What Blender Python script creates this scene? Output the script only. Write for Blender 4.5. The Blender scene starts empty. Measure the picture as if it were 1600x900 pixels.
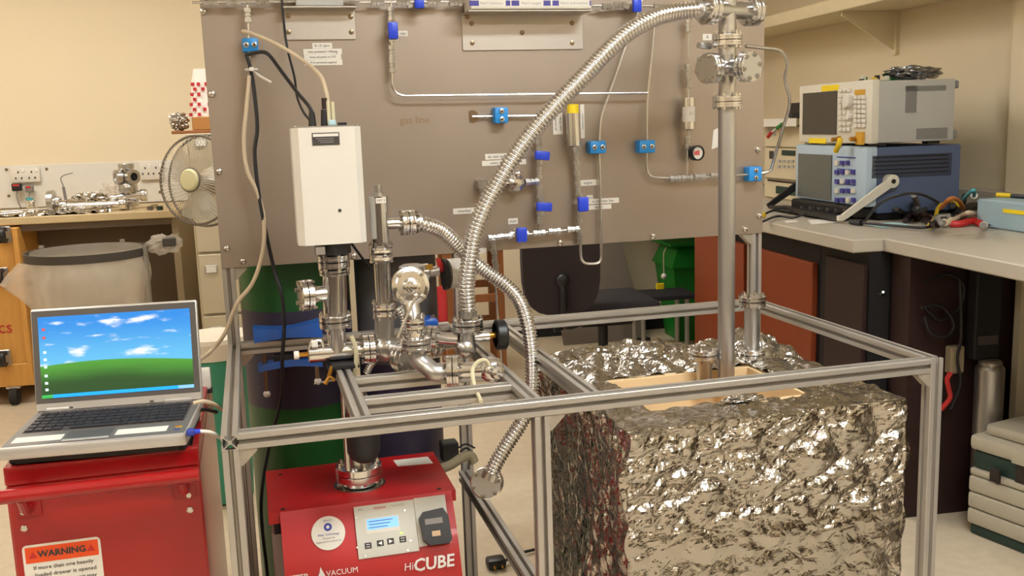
import bpy, bmesh, math, random
from mathutils import Vector, Matrix, noise
random.seed(7)
sc = bpy.context.scene
COL = sc.collection
PI = math.pi
# ------------------------------------------------------------------ camera
FPX = 1530.0
CAM = Vector((.0818, -1.7195, 1.3674))
YAW, PITCH, ROLL = -.257, -.1652, -.0331
_right = Vector((math.cos(YAW), math.sin(YAW), 0))
_fwd = Vector((-math.sin(YAW) * math.cos(PITCH), math.cos(YAW) * math.cos(PITCH), math.sin(PITCH)))
_up = _right.cross(_fwd)
CR = _right * math.cos(ROLL) + _up * math.sin(ROLL)
CU = -_right * math.sin(ROLL) + _up * math.cos(ROLL)
cd = bpy.data.cameras.new('camera')
cam = bpy.data.objects.new('camera', cd)
COL.objects.link(cam)
cd.sensor_width = 36.0
cd.lens = FPX / 1600 * 36
cd.clip_start = .05
cam.matrix_world = Matrix(((CR.x, CU.x, -_fwd.x, CAM.x), (CR.y, CU.y, -_fwd.y, CAM.y), (CR.z, CU.z, -_fwd.z, CAM.z), (0, 0, 0, 1)))
sc.camera = cam
# ------------------------------------------------------------------ world, exposure
wd = bpy.data.worlds.new('world'); sc.world = wd; wd.use_nodes = True
wd.node_tree.nodes['Background'].inputs[0].default_value = (1, .95, .88, 1)
wd.node_tree.nodes['Background'].inputs[1].default_value = .12
vs = sc.view_settings
vs.view_transform = 'Standard'; vs.look = 'None'; vs.gamma = 1.0; vs.use_curve_mapping = False
vs.exposure = 0.17
LIGHT_POWER = 27.0
# the room stands turned by a few degrees against the rig
RA = math.radians(-4.5)
UX, VX = Vector((math.cos(RA), math.sin(RA), 0)), Vector((-math.sin(RA), math.cos(RA), 0))
def W(u, v, z): return UX * u + VX * v + Vector((0, 0, z))
def to_room(p): return Vector((p.dot(UX), p.dot(VX), p.z))
# sight lines measured in the photograph, met with a known plane of the place
def _ray(px, py): return CR * ((px - 800) / FPX) + CU * ((450 - py) / FPX) + _fwd
def ay(px, py, y): q = _ray(px, py); return CAM + q * ((y - CAM.y) / q.y)
def ax(px, py, x): q = _ray(px, py); return CAM + q * ((x - CAM.x) / q.x)
def az(px, py, z): q = _ray(px, py); return CAM + q * ((z - CAM.z) / q.z)
def au(px, py, u): q = _ray(px, py); return to_room(CAM + q * ((u - CAM.dot(UX)) / q.dot(UX)))
def av(px, py, v): q = _ray(px, py); return to_room(CAM + q * ((v - CAM.dot(VX)) / q.dot(VX)))
def azr(px, py, z): return to_room(az(px, py, z))
# ------------------------------------------------------------------ materials
MATS = {}
def mat(name, col, rough=.5, metal=0., var=.06, scale=12., bump=0., bscale=60., stretch=None, emit=0., alpha=1., trans=0., coat=0., spec=.5):
    m = bpy.data.materials.new(name); m.use_nodes = True
    nt = m.node_tree; b = nt.nodes['Principled BSDF']
    tc = nt.nodes.new('ShaderNodeTexCoord'); mp = nt.nodes.new('ShaderNodeMapping')
    nt.links.new(tc.outputs['Object'], mp.inputs[0])
    if stretch: mp.inputs['Scale'].default_value = stretch
    n = nt.nodes.new('ShaderNodeTexNoise'); n.inputs['Scale'].default_value = scale; n.inputs['Detail'].default_value = 4
    nt.links.new(mp.outputs[0], n.inputs['Vector'])
    r = nt.nodes.new('ShaderNodeMix'); r.data_type = 'RGBA'
    r.inputs[6].default_value = tuple(max(0, c * (1 - var)) for c in col) + (1,)
    r.inputs[7].default_value = tuple(min(1, c * (1 + var)) for c in col) + (1,)
    nt.links.new(n.outputs['Fac'], r.inputs[0]); nt.links.new(r.outputs[2], b.inputs['Base Color'])
    b.inputs['Roughness'].default_value = rough; b.inputs['Metallic'].default_value = metal
    b.inputs['Specular IOR Level'].default_value = spec
    if coat: b.inputs['Coat Weight'].default_value = coat; b.inputs['Coat Roughness'].default_value = .08
    if trans: b.inputs['Transmission Weight'].default_value = trans
    if alpha < 1: b.inputs['Alpha'].default_value = alpha
    if emit:
        b.inputs['Emission Color'].default_value = tuple(col) + (1,); b.inputs['Emission Strength'].default_value = emit
    if bump:
        n2 = nt.nodes.new('ShaderNodeTexNoise'); n2.inputs['Scale'].default_value = bscale; n2.inputs['Detail'].default_value = 5
        nt.links.new(mp.outputs[0], n2.inputs['Vector'])
        bp = nt.nodes.new('ShaderNodeBump'); bp.inputs['Strength'].default_value = bump; bp.inputs['Distance'].default_value = .01
        nt.links.new(n2.outputs['Fac'], bp.inputs['Height']); nt.links.new(bp.outputs[0], b.inputs['Normal'])
    MATS[name] = m
    return m
def srgb(r, g, b):
    f = lambda c: (c / 255 / 12.92) if c / 255 <= .04045 else ((c / 255 + .055) / 1.055) ** 2.4
    return (f(r), f(g), f(b))
mat('wall_paint', srgb(222, 207, 176), .85, var=.04, scale=1.5, bump=.05, bscale=90)
mat('ceiling_paint', srgb(225, 220, 208), .9, var=.02)
mat('floor_vinyl', srgb(204, 188, 162), .45, var=.14, scale=26, bump=.02)
mat('alu', srgb(180, 174, 165), .36, .55, var=.03, stretch=(1, 1, 1))
mat('alu_cut', srgb(170, 164, 156), .45, .8)
mat('gusset', srgb(170, 160, 145), .5, .5, bump=.25, bscale=260)
mat('steel_sheet', srgb(164, 150, 136), .4, .68, var=.13, scale=3.2, stretch=(1, 1, .55), bump=.015, bscale=240)
mat('bracket_alu', srgb(190, 182, 172), .4, .8, var=.05, scale=20, stretch=(1, 1, 12))
mat('chrome', srgb(224, 223, 222), .19, 1., var=.03)
mat('satin_steel', srgb(200, 198, 195), .28, 1., var=.06, scale=30)
mat('tube_steel', srgb(192, 190, 187), .36, .95, var=.04, scale=20)
mat('line_steel', srgb(212, 209, 204), .25, .95, var=.05)
mat('blank_face', srgb(205, 208, 212), .22, 1., var=.03)
mat('bolt_steel', srgb(208, 205, 200), .22, 1.)
mat('dull_bolt', srgb(150, 128, 102), .35, .9)
mat('blue_handle', srgb(38, 68, 205), .35, var=.04)
mat('blue_clamp', srgb(38, 138, 212), .4, var=.05)
mat('clamp_paint', srgb(20, 92, 190), .3, var=.06, coat=.3)
mat('yellow', srgb(238, 208, 28), .45)
mat('white_coat', srgb(216, 210, 198), .42, var=.02)
mat('label_white', srgb(222, 216, 204), .6, var=.03)
mat('ink', srgb(60, 56, 54), .7)
mat('faint_ink', srgb(150, 146, 138), .7)
mat('black_plastic', srgb(24, 23, 24), .42)
mat('black_matte', srgb(16, 15, 16), .7)
mat('rubber', srgb(30, 28, 28), .6)
mat('cable_black', srgb(26, 25, 27), .5)
mat('cable_beige', srgb(196, 178, 150), .55)
mat('cable_white', srgb(222, 216, 206), .5)
mat('cable_clear', srgb(214, 205, 170), .35, alpha=.85)
mat('red_paint', srgb(156, 12, 18), .3, var=.05, coat=.4)
mat('red_dark', srgb(150, 14, 20), .35, var=.05, coat=.3)
mat('pump_red', srgb(184, 20, 24), .34, var=.04, coat=.2)
mat('pump_top', srgb(170, 14, 18), .4, var=.04)
mat('pump_grey', srgb(176, 174, 166), .45)
mat('panel_grey', srgb(196, 193, 180), .5)
mat('lcd', srgb(120, 178, 235), .3, emit=.55)
mat('led_green', srgb(150, 230, 60), .3, emit=2.)
mat('orange_label', srgb(226, 78, 26), .5)
mat('red_ink', srgb(180, 30, 34), .6)
mat('blue_ink', srgb(44, 58, 150), .5)
mat('purple_ink', srgb(66, 60, 140), .5)
mat('white_ink', srgb(236, 230, 226), .5)
mat('cyl_green', srgb(18, 78, 28), .42, var=.08, coat=.15)
mat('cyl_purple', srgb(48, 42, 62), .45, var=.08)
mat('cyl_grey', srgb(80, 78, 78), .45, var=.06)
mat('laptop_silver', srgb(196, 192, 186), .35, .5)
mat('laptop_grey', srgb(120, 114, 108), .45, .3)
mat('laptop_bezel', srgb(86, 80, 76), .4)
mat('key_black', srgb(36, 32, 36), .5)
mat('key_bed', srgb(70, 62, 62), .5)
mat('mat_grey', srgb(78, 74, 70), .7, bump=.1)
mat('teal_plastic', srgb(62, 146, 118), .5, var=.06)
mat('cream_plastic', srgb(228, 218, 198), .5)
mat('cabinet_beige', srgb(196, 184, 156), .5, var=.04)
mat('fan_grey', srgb(178, 168, 148), .45)
mat('fan_dark', srgb(110, 100, 88), .5)
mat('fan_blade', srgb(196, 190, 176), .3, alpha=.62)
mat('hub_cream', srgb(208, 202, 160), .4)
mat('bag_plastic', srgb(224, 214, 198), .3, alpha=.34, var=.1, bump=.3, bscale=14)
mat('bag_band', srgb(72, 66, 60), .6)
mat('bench_laminate', srgb(192, 170, 128), .5, var=.05)
mat('bench_panel', srgb(150, 134, 106), .6)
mat('bench_back', srgb(104, 88, 70), .75)
mat('pine', srgb(206, 150, 72), .55, var=.2, scale=5, stretch=(9, 9, 1))
mat('brown_wood', srgb(140, 86, 44), .55, var=.2, scale=5, stretch=(9, 9, 1))
mat('splash_white', srgb(214, 210, 200), .5)
mat('worktop', srgb(184, 175, 159), .4, var=.03, scale=40)
mat('cab_orange', srgb(128, 54, 20), .5, var=.08, scale=3)
mat('cab_black', srgb(16, 11, 11), .7)
mat('cab_brown', srgb(40, 18, 16), .55, var=.1)
mat('inst_cream', srgb(212, 206, 190), .5)
mat('inst_grey', srgb(174, 172, 166), .55)
mat('inst_vent', srgb(122, 120, 116), .7)
mat('scope_face', srgb(172, 190, 204), .5)
mat('scope_blue', srgb(78, 92, 122), .55)
mat('scope_vent', srgb(52, 58, 78), .7)
mat('screen_dark', srgb(62, 56, 52), .25)
mat('screen_grey', srgb(92, 96, 92), .28)
mat('beige_inst', srgb(206, 192, 160), .55)
mat('box_blue', srgb(150, 172, 180), .55)
mat('case_grey', srgb(180, 172, 152), .55)
mat('case_green', srgb(30, 54, 46), .55)
mat('case_brown', srgb(40, 30, 26), .6)
mat('green_bin', srgb(16, 122, 34), .45)
mat('chair_fabric', srgb(50, 42, 44), .9, bump=.15, bscale=300)
mat('chair_seat', srgb(44, 42, 46), .9, bump=.15, bscale=300)
mat('cardboard', srgb(168, 116, 60), .8)
mat('paper_blue', srgb(176, 206, 210), .7)
mat('paper_white', srgb(230, 226, 216), .75)
mat('red_wire', srgb(190, 40, 38), .5)
mat('yellow_wire', srgb(226, 190, 24), .5)
mat('orange_wire', srgb(176, 104, 44), .5)
mat('teal_wire', srgb(70, 150, 160), .5)
mat('grey_wire', srgb(120, 116, 112), .5)
mat('brass', srgb(190, 140, 60), .3, .9)
mat('gold_tab', srgb(206, 156, 50), .5)
mat('pcb_green', srgb(40, 130, 60), .5)
mat('bag_silver', srgb(150, 150, 152), .22, .9, bump=.5, bscale=26)
mat('liner_cream', srgb(226, 196, 150), .8, var=.05)
mat('snack_white', srgb(226, 214, 204), .5)
mat('shelf_cream', srgb(222, 208, 172), .6)
mat('gauge_red', srgb(214, 40, 40), .5)
mat('clear_box', srgb(210, 205, 190), .2, alpha=.5)
mat('olive_hose', srgb(150, 140, 112), .6)
# crumpled aluminium foil
def foil_mat(name, tint, rough, fine, strength, stretch=(1, 1, 1)):
    m = mat(name, tint, rough, 1., var=.05, scale=8)
    nt = m.node_tree; b = nt.nodes['Principled BSDF']
    tc = nt.nodes.new('ShaderNodeTexCoord'); mp = nt.nodes.new('ShaderNodeMapping'); mp.inputs['Scale'].default_value = stretch
    nt.links.new(tc.outputs['Object'], mp.inputs[0])
    n = nt.nodes.new('ShaderNodeTexNoise'); n.inputs['Scale'].default_value = fine; n.inputs['Detail'].default_value = 3; n.inputs['Distortion'].default_value = .8
    v = nt.nodes.new('ShaderNodeTexVoronoi'); v.inputs['Scale'].default_value = fine * .8; v.feature = 'DISTANCE_TO_EDGE'
    nt.links.new(mp.outputs[0], n.inputs['Vector']); nt.links.new(mp.outputs[0], v.inputs['Vector'])
    a = nt.nodes.new('ShaderNodeMath'); a.operation = 'ADD'
    nt.links.new(n.outputs['Fac'], a.inputs[0]); nt.links.new(v.outputs['Distance'], a.inputs[1])
    bp = nt.nodes.new('ShaderNodeBump'); bp.inputs['Strength'].default_value = strength; bp.inputs['Distance'].default_value = .012
    nt.links.new(a.outputs[0], bp.inputs['Height']); nt.links.new(bp.outputs[0], b.inputs['Normal'])
    return m
foil_mat('foil', srgb(186, 181, 173), .19, 34, .42)
foil_mat('foil_soft', srgb(206, 203, 196), .3, 20, .3)
# a generic landscape on the laptop screen
def screen_mat():
    m = bpy.data.materials.new('laptop_display'); m.use_nodes = True
    nt = m.node_tree; N = nt.nodes.new; L = nt.links.new
    b = nt.nodes['Principled BSDF']
    uv = N('ShaderNodeUVMap'); sx = N('ShaderNodeSeparateXYZ'); L(uv.outputs[0], sx.inputs[0])
    def math_(op, a, bb=None):
        k = N('ShaderNodeMath'); k.operation = op
        for i, q in enumerate((a, bb)):
            if q is None: continue
            if isinstance(q, (int, float)): k.inputs[i].default_value = q
            else: L(q, k.inputs[i])
        return k.outputs[0]
    def mix(f, a, c):
        k = N('ShaderNodeMix'); k.data_type = 'RGBA'; L(f, k.inputs[0])
        for i, q in ((6, a), (7, c)):
            if isinstance(q, tuple): k.inputs[i].default_value = q + (1,)
            else: L(q, k.inputs[i])
        return k.outputs[2]
    def step(x, lo, hi):
        k = N('ShaderNodeMapRange'); k.inputs['From Min'].default_value = lo; k.inputs['From Max'].default_value = hi; k.interpolation_type = 'SMOOTHSTEP'; L(x, k.inputs[0]); return k.outputs[0]
    X, Y = sx.outputs[0], sx.outputs[1]
    sky = mix(step(Y, .35, 1.), srgb(96, 190, 236), srgb(0, 136, 226))
    mp = N('ShaderNodeMapping'); mp.inputs['Scale'].default_value = (2.6, 5.2, 1); mp.inputs['Location'].default_value = (3.1, 1.7, 0); L(uv.outputs[0], mp.inputs[0])
    n = N('ShaderNodeTexNoise'); n.inputs['Scale'].default_value = 1.5; n.inputs['Detail'].default_value = 6; L(mp.outputs[0], n.inputs['Vector'])
    cl = step(n.outputs['Fac'], .54, .7)
    sky = mix(cl, sky, (.93, .96, 1.))
    hill = math_('ADD', math_('MULTIPLY', math_('SINE', math_('ADD', math_('MULTIPLY', X, 3.0), .35)), .055), .375)
    d = math_('SUBTRACT', hill, Y)
    mp2 = N('ShaderNodeMapping'); mp2.inputs['Scale'].default_value = (2, 9, 1); L(uv.outputs[0], mp2.inputs[0])
    n2 = N('ShaderNodeTexNoise'); n2.inputs['Scale'].default_value = 1.6; n2.inputs['Detail'].default_value = 5; L(mp2.outputs[0], n2.inputs['Vector'])
    grass = mix(step(math_('ADD', d, math_('MULTIPLY', n2.outputs['Fac'], .1)), .04, .32), srgb(74, 156, 46), srgb(24, 74, 22))
    col = mix(step(d, -.004, .006), sky, grass)
    b.inputs['Base Color'].default_value = (.02, .02, .02, 1); b.inputs['Roughness'].default_value = .3
    L(col, b.inputs['Emission Color']); b.inputs['Emission Strength'].default_value = 1.0
    MATS['laptop_display'] = m
screen_mat()
mat('taskbar', srgb(24, 140, 226), .3, emit=.9)
mat('start_green', srgb(50, 150, 70), .3, emit=.8)
mat('icon_pale', srgb(190, 210, 220), .3, emit=.8)
mat('icon_red', srgb(190, 60, 60), .3, emit=.7)
mat('lamp_glow', (1., .95, .89), .5, emit=LIGHT_POWER * .85)
mat('lamp_cool', (.9, .96, 1.), .5, emit=LIGHT_POWER * 1.55)
# ------------------------------------------------------------------ mesh building
OFF = {}
def _frame(d):
    d = d.normalized(); h = Vector((0, 0, 1)) if abs(d.z) < .9 else Vector((1, 0, 0))
    a = h.cross(d).normalized(); return a, d.cross(a).normalized(), d
def crv(pts, n=8):
    P = [Vector(p) for p in pts]
    if len(P) < 3: return P
    P = [P[0] * 2 - P[1]] + P + [P[-1] * 2 - P[-2]]; out = []
    for i in range(1, len(P) - 2):
        a, b, c, d = P[i - 1:i + 3]
        for k in range(n):
            t = k / n
            out.append(.5 * ((2 * b) + (c - a) * t + (2 * a - 5 * b + 4 * c - d) * t * t + (3 * b - a - 3 * c + d) * t ** 3))
    out.append(P[-2]); return out
def rounded(pts, r, n=5):
    """Polyline with its corners rounded, like bent tubing."""
    P = [Vector(p) for p in pts]; out = [P[0]]
    for i in range(1, len(P) - 1):
        a, b, c = P[i - 1:i + 2]; d0, d1 = (a - b), (c - b); k = min(r, d0.length * .45, d1.length * .45)
        s, e = b + d0.normalized() * k, b + d1.normalized() * k
        for q in range(n + 1):
            t = q / n; out.append(s * (1 - t) ** 2 + b * 2 * t * (1 - t) + e * t * t)
    out.append(P[-1]); return out
class M:
    def __init__(s): s.v = []; s.f = []
    def add(s, vs_, fs):
        o = len(s.v); s.v += [Vector(p) for p in vs_]; s.f += [tuple(o + i for i in f) for f in fs]; return s
    def bm(s, b):
        b.verts.index_update(); return s.add([v.co.copy() for v in b.verts], [[v.index for v in f.verts] for f in b.faces])
    def box(s, x0, x1, y0, y1, z0, z1, bev=0., seg=1, mtx=None):
        if x0 > x1: x0, x1 = x1, x0
        if y0 > y1: y0, y1 = y1, y0
        if z0 > z1: z0, z1 = z1, z0
        b = bmesh.new(); bmesh.ops.create_cube(b, size=1)
        for v in b.verts: v.co = Vector(((x0 + x1) / 2 + v.co.x * (x1 - x0), (y0 + y1) / 2 + v.co.y * (y1 - y0), (z0 + z1) / 2 + v.co.z * (z1 - z0)))
        if bev: bmesh.ops.bevel(b, geom=b.edges[:], offset=min(bev, .45 * min(x1 - x0, y1 - y0, z1 - z0)), segments=seg, affect='EDGES', profile=.5)
        if mtx: b.transform(mtx)
        s.bm(b); b.free(); return s
    def lathe(s, p, axis, prof, n=24, cap=True, ph=0.):
        a, b, d = _frame(Vector(axis)); p = Vector(p); vs_ = []; fs = []
        for (t, r) in prof:
            for k in range(n):
                an = ph + 2 * PI * k / n; vs_.append(p + d * t + (a * math.cos(an) + b * math.sin(an)) * r)
        for i in range(len(prof) - 1):
            for k in range(n):
                fs.append((i * n + k, i * n + (k + 1) % n, (i + 1) * n + (k + 1) % n, (i + 1) * n + k))
        if cap:
            fs.append(tuple(range(n))[::-1]); fs.append(tuple((len(prof) - 1) * n + k for k in range(n)))
        return s.add(vs_, fs)
    def cyl(s, p0, p1, r, r1=None, n=20):
        p0, p1 = Vector(p0), Vector(p1); return s.lathe(p0, p1 - p0, [(0, r), ((p1 - p0).length, r if r1 is None else r1)], n)
    def tube(s, pts, r, n=8, cap=True, rad=None):
        P = [Vector(p) for p in pts]; vs_ = []; fs = []
        d = (P[1] - P[0]).normalized(); a, b, _ = _frame(d)
        for i, p in enumerate(P):
            nd = (P[min(i + 1, len(P) - 1)] - P[max(i - 1, 0)]).normalized()
            q = d.rotation_difference(nd); a = q @ a; b = q @ b; d = nd
            R = rad[i] if rad else r
            for k in range(n):
                an = 2 * PI * k / n; vs_.append(p + (a * math.cos(an) + b * math.sin(an)) * R)
        for i in range(len(P) - 1):
            for k in range(n): fs.append((i * n + k, i * n + (k + 1) % n, (i + 1) * n + (k + 1) % n, (i + 1) * n + k))
        if cap: fs.append(tuple(range(n))[::-1]); fs.append(tuple((len(P) - 1) * n + k for k in range(n)))
        return s.add(vs_, fs)
    def hose(s, pts, r, pitch=.0075, depth=.0042, n=20):
        P = crv(pts, 24); L = [0]
        for i in range(1, len(P)): L.append(L[-1] + (P[i] - P[i - 1]).length)
        m = max(8, int(L[-1] / pitch)) * 6; Q = []; rad = []; j = 0
        for i in range(m + 1):
            t = L[-1] * i / m
            while j < len(L) - 2 and L[j + 1] < t: j += 1
            k = (t - L[j]) / max(1e-9, L[j + 1] - L[j]); Q.append(P[j].lerp(P[j + 1], k)); rad.append(r - depth * (1, .6, .12, 0, .12, .6)[i % 6])
        return s.tube(Q, r, n, rad=rad)
    def ring(s, c, axis, R, r, n=32, k=8):
        a, b, d = _frame(Vector(axis)); c = Vector(c); vs_ = []; fs = []
        for i in range(n):
            t = 2 * PI * i / n; e = a * math.cos(t) + b * math.sin(t)
            for j in range(k):
                u = 2 * PI * j / k; vs_.append(c + e * (R + r * math.cos(u)) + d * (r * math.sin(u)))
        for i in range(n):
            for j in range(k): fs.append((i * k + j, ((i + 1) % n) * k + j, ((i + 1) % n) * k + (j + 1) % k, i * k + (j + 1) % k))
        return s.add(vs_, fs)
    def plate(s, poly, ext):
        """Planar polygon (world points) pushed along ext."""
        P = [Vector(p) for p in poly]; e = Vector(ext); n = len(P)
        return s.add(P + [p + e for p in P], [tuple(range(n))[::-1], tuple(range(n, 2 * n))] + [(i, (i + 1) % n, n + (i + 1) % n, n + i) for i in range(n)])
    def ball(s, c, r, n=16, sq=(1, 1, 1)):
        b = bmesh.new(); bmesh.ops.create_uvsphere(b, u_segments=n, v_segments=n // 2 + 2, radius=r)
        for v in b.verts: v.co = Vector(c) + Vector((v.co.x * sq[0], v.co.y * sq[1], v.co.z * sq[2]))
        s.bm(b); b.free(); return s
    def build(s, name, m, parent=None, smooth=30, label=None):
        off = Vector((0, 0, 0))
        if parent is not None: off = OFF.get(parent.name, off)
        me = bpy.data.meshes.new(name); me.from_pydata([tuple(v - off) for v in s.v], [], s.f)
        b = bmesh.new(); b.from_mesh(me); bmesh.ops.recalc_face_normals(b, faces=b.faces); b.to_mesh(me); b.free()
        if smooth:
            me.polygons.foreach_set('use_smooth', [True] * len(me.polygons)); me.set_sharp_from_angle(angle=math.radians(smooth))
        me.materials.append(MATS[m]); o = bpy.data.objects.new(name, me); COL.objects.link(o)
        if parent is not None: o.parent = parent; OFF[o.name] = off
        if label: o['label'] = label
        return o
def thing(name, label, cat, at=(0, 0, 0), frame='rig', rotz=0., group=None):
    o = bpy.data.objects.new(name, None); COL.objects.link(o); o.empty_display_size = .05
    at = Vector(at)
    if frame == 'rig': OFF[o.name] = at; o.location = at
    elif frame == 'room': OFF[o.name] = at; o.location = W(*at); o.rotation_euler = (0, 0, RA)
    else: OFF[o.name] = Vector((0, 0, 0)); o.location = at; o.rotation_euler = (0, 0, rotz)
    o['label'] = label; o['category'] = cat
    if group: o['group'] = group
    return o
def tag(o, label, cat, group=None):
    o['label'] = label; o['category'] = cat
    if group: o['group'] = group
    return o
def single(name, m, material, label, cat, at, frame='rig', group=None, smooth=30):
    """A thing that is one mesh; its origin sits at its base."""
    at = Vector(at); m.v = [v - at for v in m.v]; o = m.build(name, material, None, smooth)
    if frame == 'room': o.location = W(*at); o.rotation_euler = (0, 0, RA)
    else: o.location = at
    return tag(o, label, cat, group)
def struct(name, m, material, frame='room', smooth=30):
    o = m.build(name, material, None, smooth); o['kind'] = 'structure'
    if frame == 'room': o.rotation_euler = (0, 0, RA)
    return o
_font = {}
def text(body, size, origin, xdir, ydir, material, parent, align='CENTER', depth=.0004, name='lettering', shear=0., bold=0.):
    """Raised lettering: a flat mesh whose x runs along xdir and whose y runs along ydir."""
    cu = bpy.data.curves.new('t', 'FONT'); cu.body = body; cu.size = size; cu.align_x = align; cu.align_y = 'CENTER'; cu.shear = shear
    cu.offset = bold; cu.resolution_u = 2
    t = bpy.data.objects.new('t', cu); me = bpy.data.meshes.new_from_object(t); bpy.data.objects.remove(t)
    xd, yd = Vector(xdir).normalized(), Vector(ydir).normalized(); zd = xd.cross(yd); o = Vector(origin)
    m = M(); m.v = [o + xd * v.co.x + yd * v.co.y + zd * depth for v in me.vertices]; m.f = [tuple(p.vertices) for p in me.polygons]
    bpy.data.meshes.remove(me)
    if not m.f: return None
    return m.build(name, material, parent, 0)
def inst(src, parent, mtx, name=None):
    """A copy sharing mesh data, placed in the parent's space."""
    o = bpy.data.objects.new(name or src.name.split('.')[0], src); COL.objects.link(o); o.parent = parent; OFF[o.name] = OFF.get(parent.name, Vector())
    off = OFF.get(parent.name, Vector((0, 0, 0))); o.matrix_local = Matrix.Translation(-off) @ mtx
    return o
def mesh_of(m, name, material, smooth=30):
    o = m.build(name, material, None, smooth); me = o.data; bpy.data.objects.remove(o); return me
def along(p, d, spin=0.):
    a, b, d = _frame(Vector(d)); p = Vector(p); c, s_ = math.cos(spin), math.sin(spin); a, b = a * c + b * s_, b * c - a * s_
    return Matrix(((a.x, b.x, d.x, p.x), (a.y, b.y, d.y, p.y), (a.z, b.z, d.z, p.z), (0, 0, 0, 1)))
def copy_tree(o, parent=None):
    c = o.copy(); COL.objects.link(c); c.parent = parent; OFF[c.name] = OFF.get(o.name, Vector((0, 0, 0)))
    for ch in list(o.children): copy_tree(ch, c)
    return c
X_, Y_, Z_ = Vector((1, 0, 0)), Vector((0, 1, 0)), Vector((0, 0, 1))
def V3(*a): return Vector(a)
# ================================================================== THE ROOM (u, v, z)
U0, U1, V0, V1, ZC = -3.0, 2.9, -4.2, 4.4, 2.75
struct('floor', M().box(U0 - .1, U1 + .1, V0 - .1, V1 + .1, -.1, 0), 'floor_vinyl')
struct('ceiling', M().box(U0 - .1, U1 + .1, V0 - .1, V1 + .1, ZC, ZC + .1), 'ceiling_paint')
struct('wall_back', M().box(U0 - .1, U1 + .1, V1, V1 + .1, 0, ZC), 'wall_paint')
struct('wall_right', M().box(U1, U1 + .1, V0, V1, 0, ZC), 'wall_paint')
struct('wall_left', M().box(U0 - .1, U0, V0, V1, 0, ZC), 'wall_paint')
struct('wall_front', M().box(U0 - .1, U1 + .1, V0 - .1, V0, 0, ZC), 'wall_paint')
q = au(1588, 290, U1); struct('trim_1', M().box(U1 - .05, U1, q.y - .9, q.y, 0, ZC), 'wall_paint')      # pilaster on the right wall
struct('baseboard_back', M().box(U0, U1, V1 - .02, V1, 0, .1, .003), 'black_matte')
# white splash board with its two sockets behind the left bench
sb = thing('splash_board', 'long white splash board on the wall behind the left bench', 'splash board', (-1.5, V1, .98), 'room')
zt = av(100, 256, V1).z
M().box(-2.4, av(290, 255, V1).x, V1 - .012, V1, .985, zt, .002).build('board', 'splash_white', sb)
for p in ((10, 265), (73, 264), (14, 306), (250, 300)):
    q = av(p[0], p[1], V1 - .012); M().cyl(q, q + V3(0, -.004, 0), .008).build('screw', 'dull_bolt', sb)
def socket(px0, py0, px1, py1, label):
    a, b = av(px0, py0, V1 - .012), av(px1, py1, V1 - .012); t = thing('wall_socket', label, 'socket', ((a.x + b.x) / 2, V1 - .012, b.z), 'room')
    M().box(a.x, b.x, a.y - .022, a.y, b.z, a.z, .005, 2).build('face_plate', 'white_coat', t)
    w = (b.x - a.x)
    for i in (.27, .73):
        cx = a.x + w * i; cz = b.z + (a.z - b.z) * .45
        for dx, dz in ((0, .022), (-.016, -.012), (.016, -.012)): M().box(cx + dx - .004, cx + dx + .004, a.y - .0235, a.y - .021, cz + dz - .006, cz + dz + .006).build('pin_hole', 'ink', t)
        M().box(cx + .02, cx + .036, a.y - .027, a.y - .021, cz + .02, cz + .045, .003).build('rocker_switch', 'white_ink', t)
    return t
socket(217, 253, 256, 280, 'white double wall socket behind the upright vacuum cross')
socket(17, 263, 65, 284, 'white double wall socket with two plugs in it')
# ceiling lights
LIGHTS = [(-1.7, -2.8), (1.6, -2.8), (-1.7, -.7), (1.3, -.9), (.5, 2.6), (-1.6, 3.0)]
WORD = ('rearmost on the left', 'rearmost on the right', 'left of the camera', 'to the right in front of the rig', 'behind the steel board', 'above the waste bin')
for (u, v), wrd in zip(LIGHTS, WORD):
    t = thing('ceiling_light', 'long fluorescent ceiling light, the one ' + wrd, 'ceiling light', (u, v, ZC - .06), 'room', group='ceiling lights')
    m = M()
    m.box(u - .66, u + .66, v - .2, v + .2, ZC - .02, ZC - .001).build('housing', 'white_coat', t)
    for s_ in (-1, 1): M().box(u - .66, u + .66, v + s_ * .2 - .01, v + s_ * .2 + .01, ZC - .06, ZC - .02).build('rim', 'white_coat', t)
    M().box(u - .62, u + .62, v - .17, v + .17, ZC - .05, ZC - .025).build('diffuser', 'lamp_cool' if u > 1 and v > -1 else 'lamp_glow', t)
# ================================================================== RIGHT BENCH
BZ = .95
rb = thing('worktop', 'long cream worktop running along the right wall', 'worktop', (2.4, 1.5, BZ - .045), 'room')
vn = au(1333, 374, 1.92).y
M().box(1.92, U1, vn, V1 - .02, BZ - .045, BZ, .004).build('far_slab', 'worktop', rb)
M().box(2.03, U1, V0 + 1.6, vn - .001, BZ - .045, BZ, .004).build('near_slab', 'worktop', rb)
struct('trim_4', M().box(U1 - .07, U1 - .0005, V0 + 1.6, V1 - .02, BZ + .0005, BZ + .09, .004), 'worktop')
struct('dark_reflection_panel_front', M().box(U0, U1, V0 + .001, V0 + .03, 0, 1.25), 'cab_brown')  # unseen panel behind the camera, added to darken reflections in the foil
struct('dark_reflection_panel_left', M().box(U0 + .001, U0 + .03, V0 + .03, 1.5, 0, 1.1), 'cab_brown')  # unseen panel low on the left wall, added for dark reflections too
def door_unit(name, v0, v1, m_door, label, zt=.82):
    t = thing(name, label, 'cabinet', (2.3, (v0 + v1) / 2, 0), 'room')
    M().box(1.99, 2.75, v0, v1, .08, BZ - .046).build('body', 'cab_black', t)
    M().box(2.04, 2.75, v0, v1, 0, .08).build('plinth', 'cab_black', t)
    M().box(1.965, 1.99, v0 + .015, v1 - .015, .1, zt, .003).build('door', m_door, t)
    return t
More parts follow.
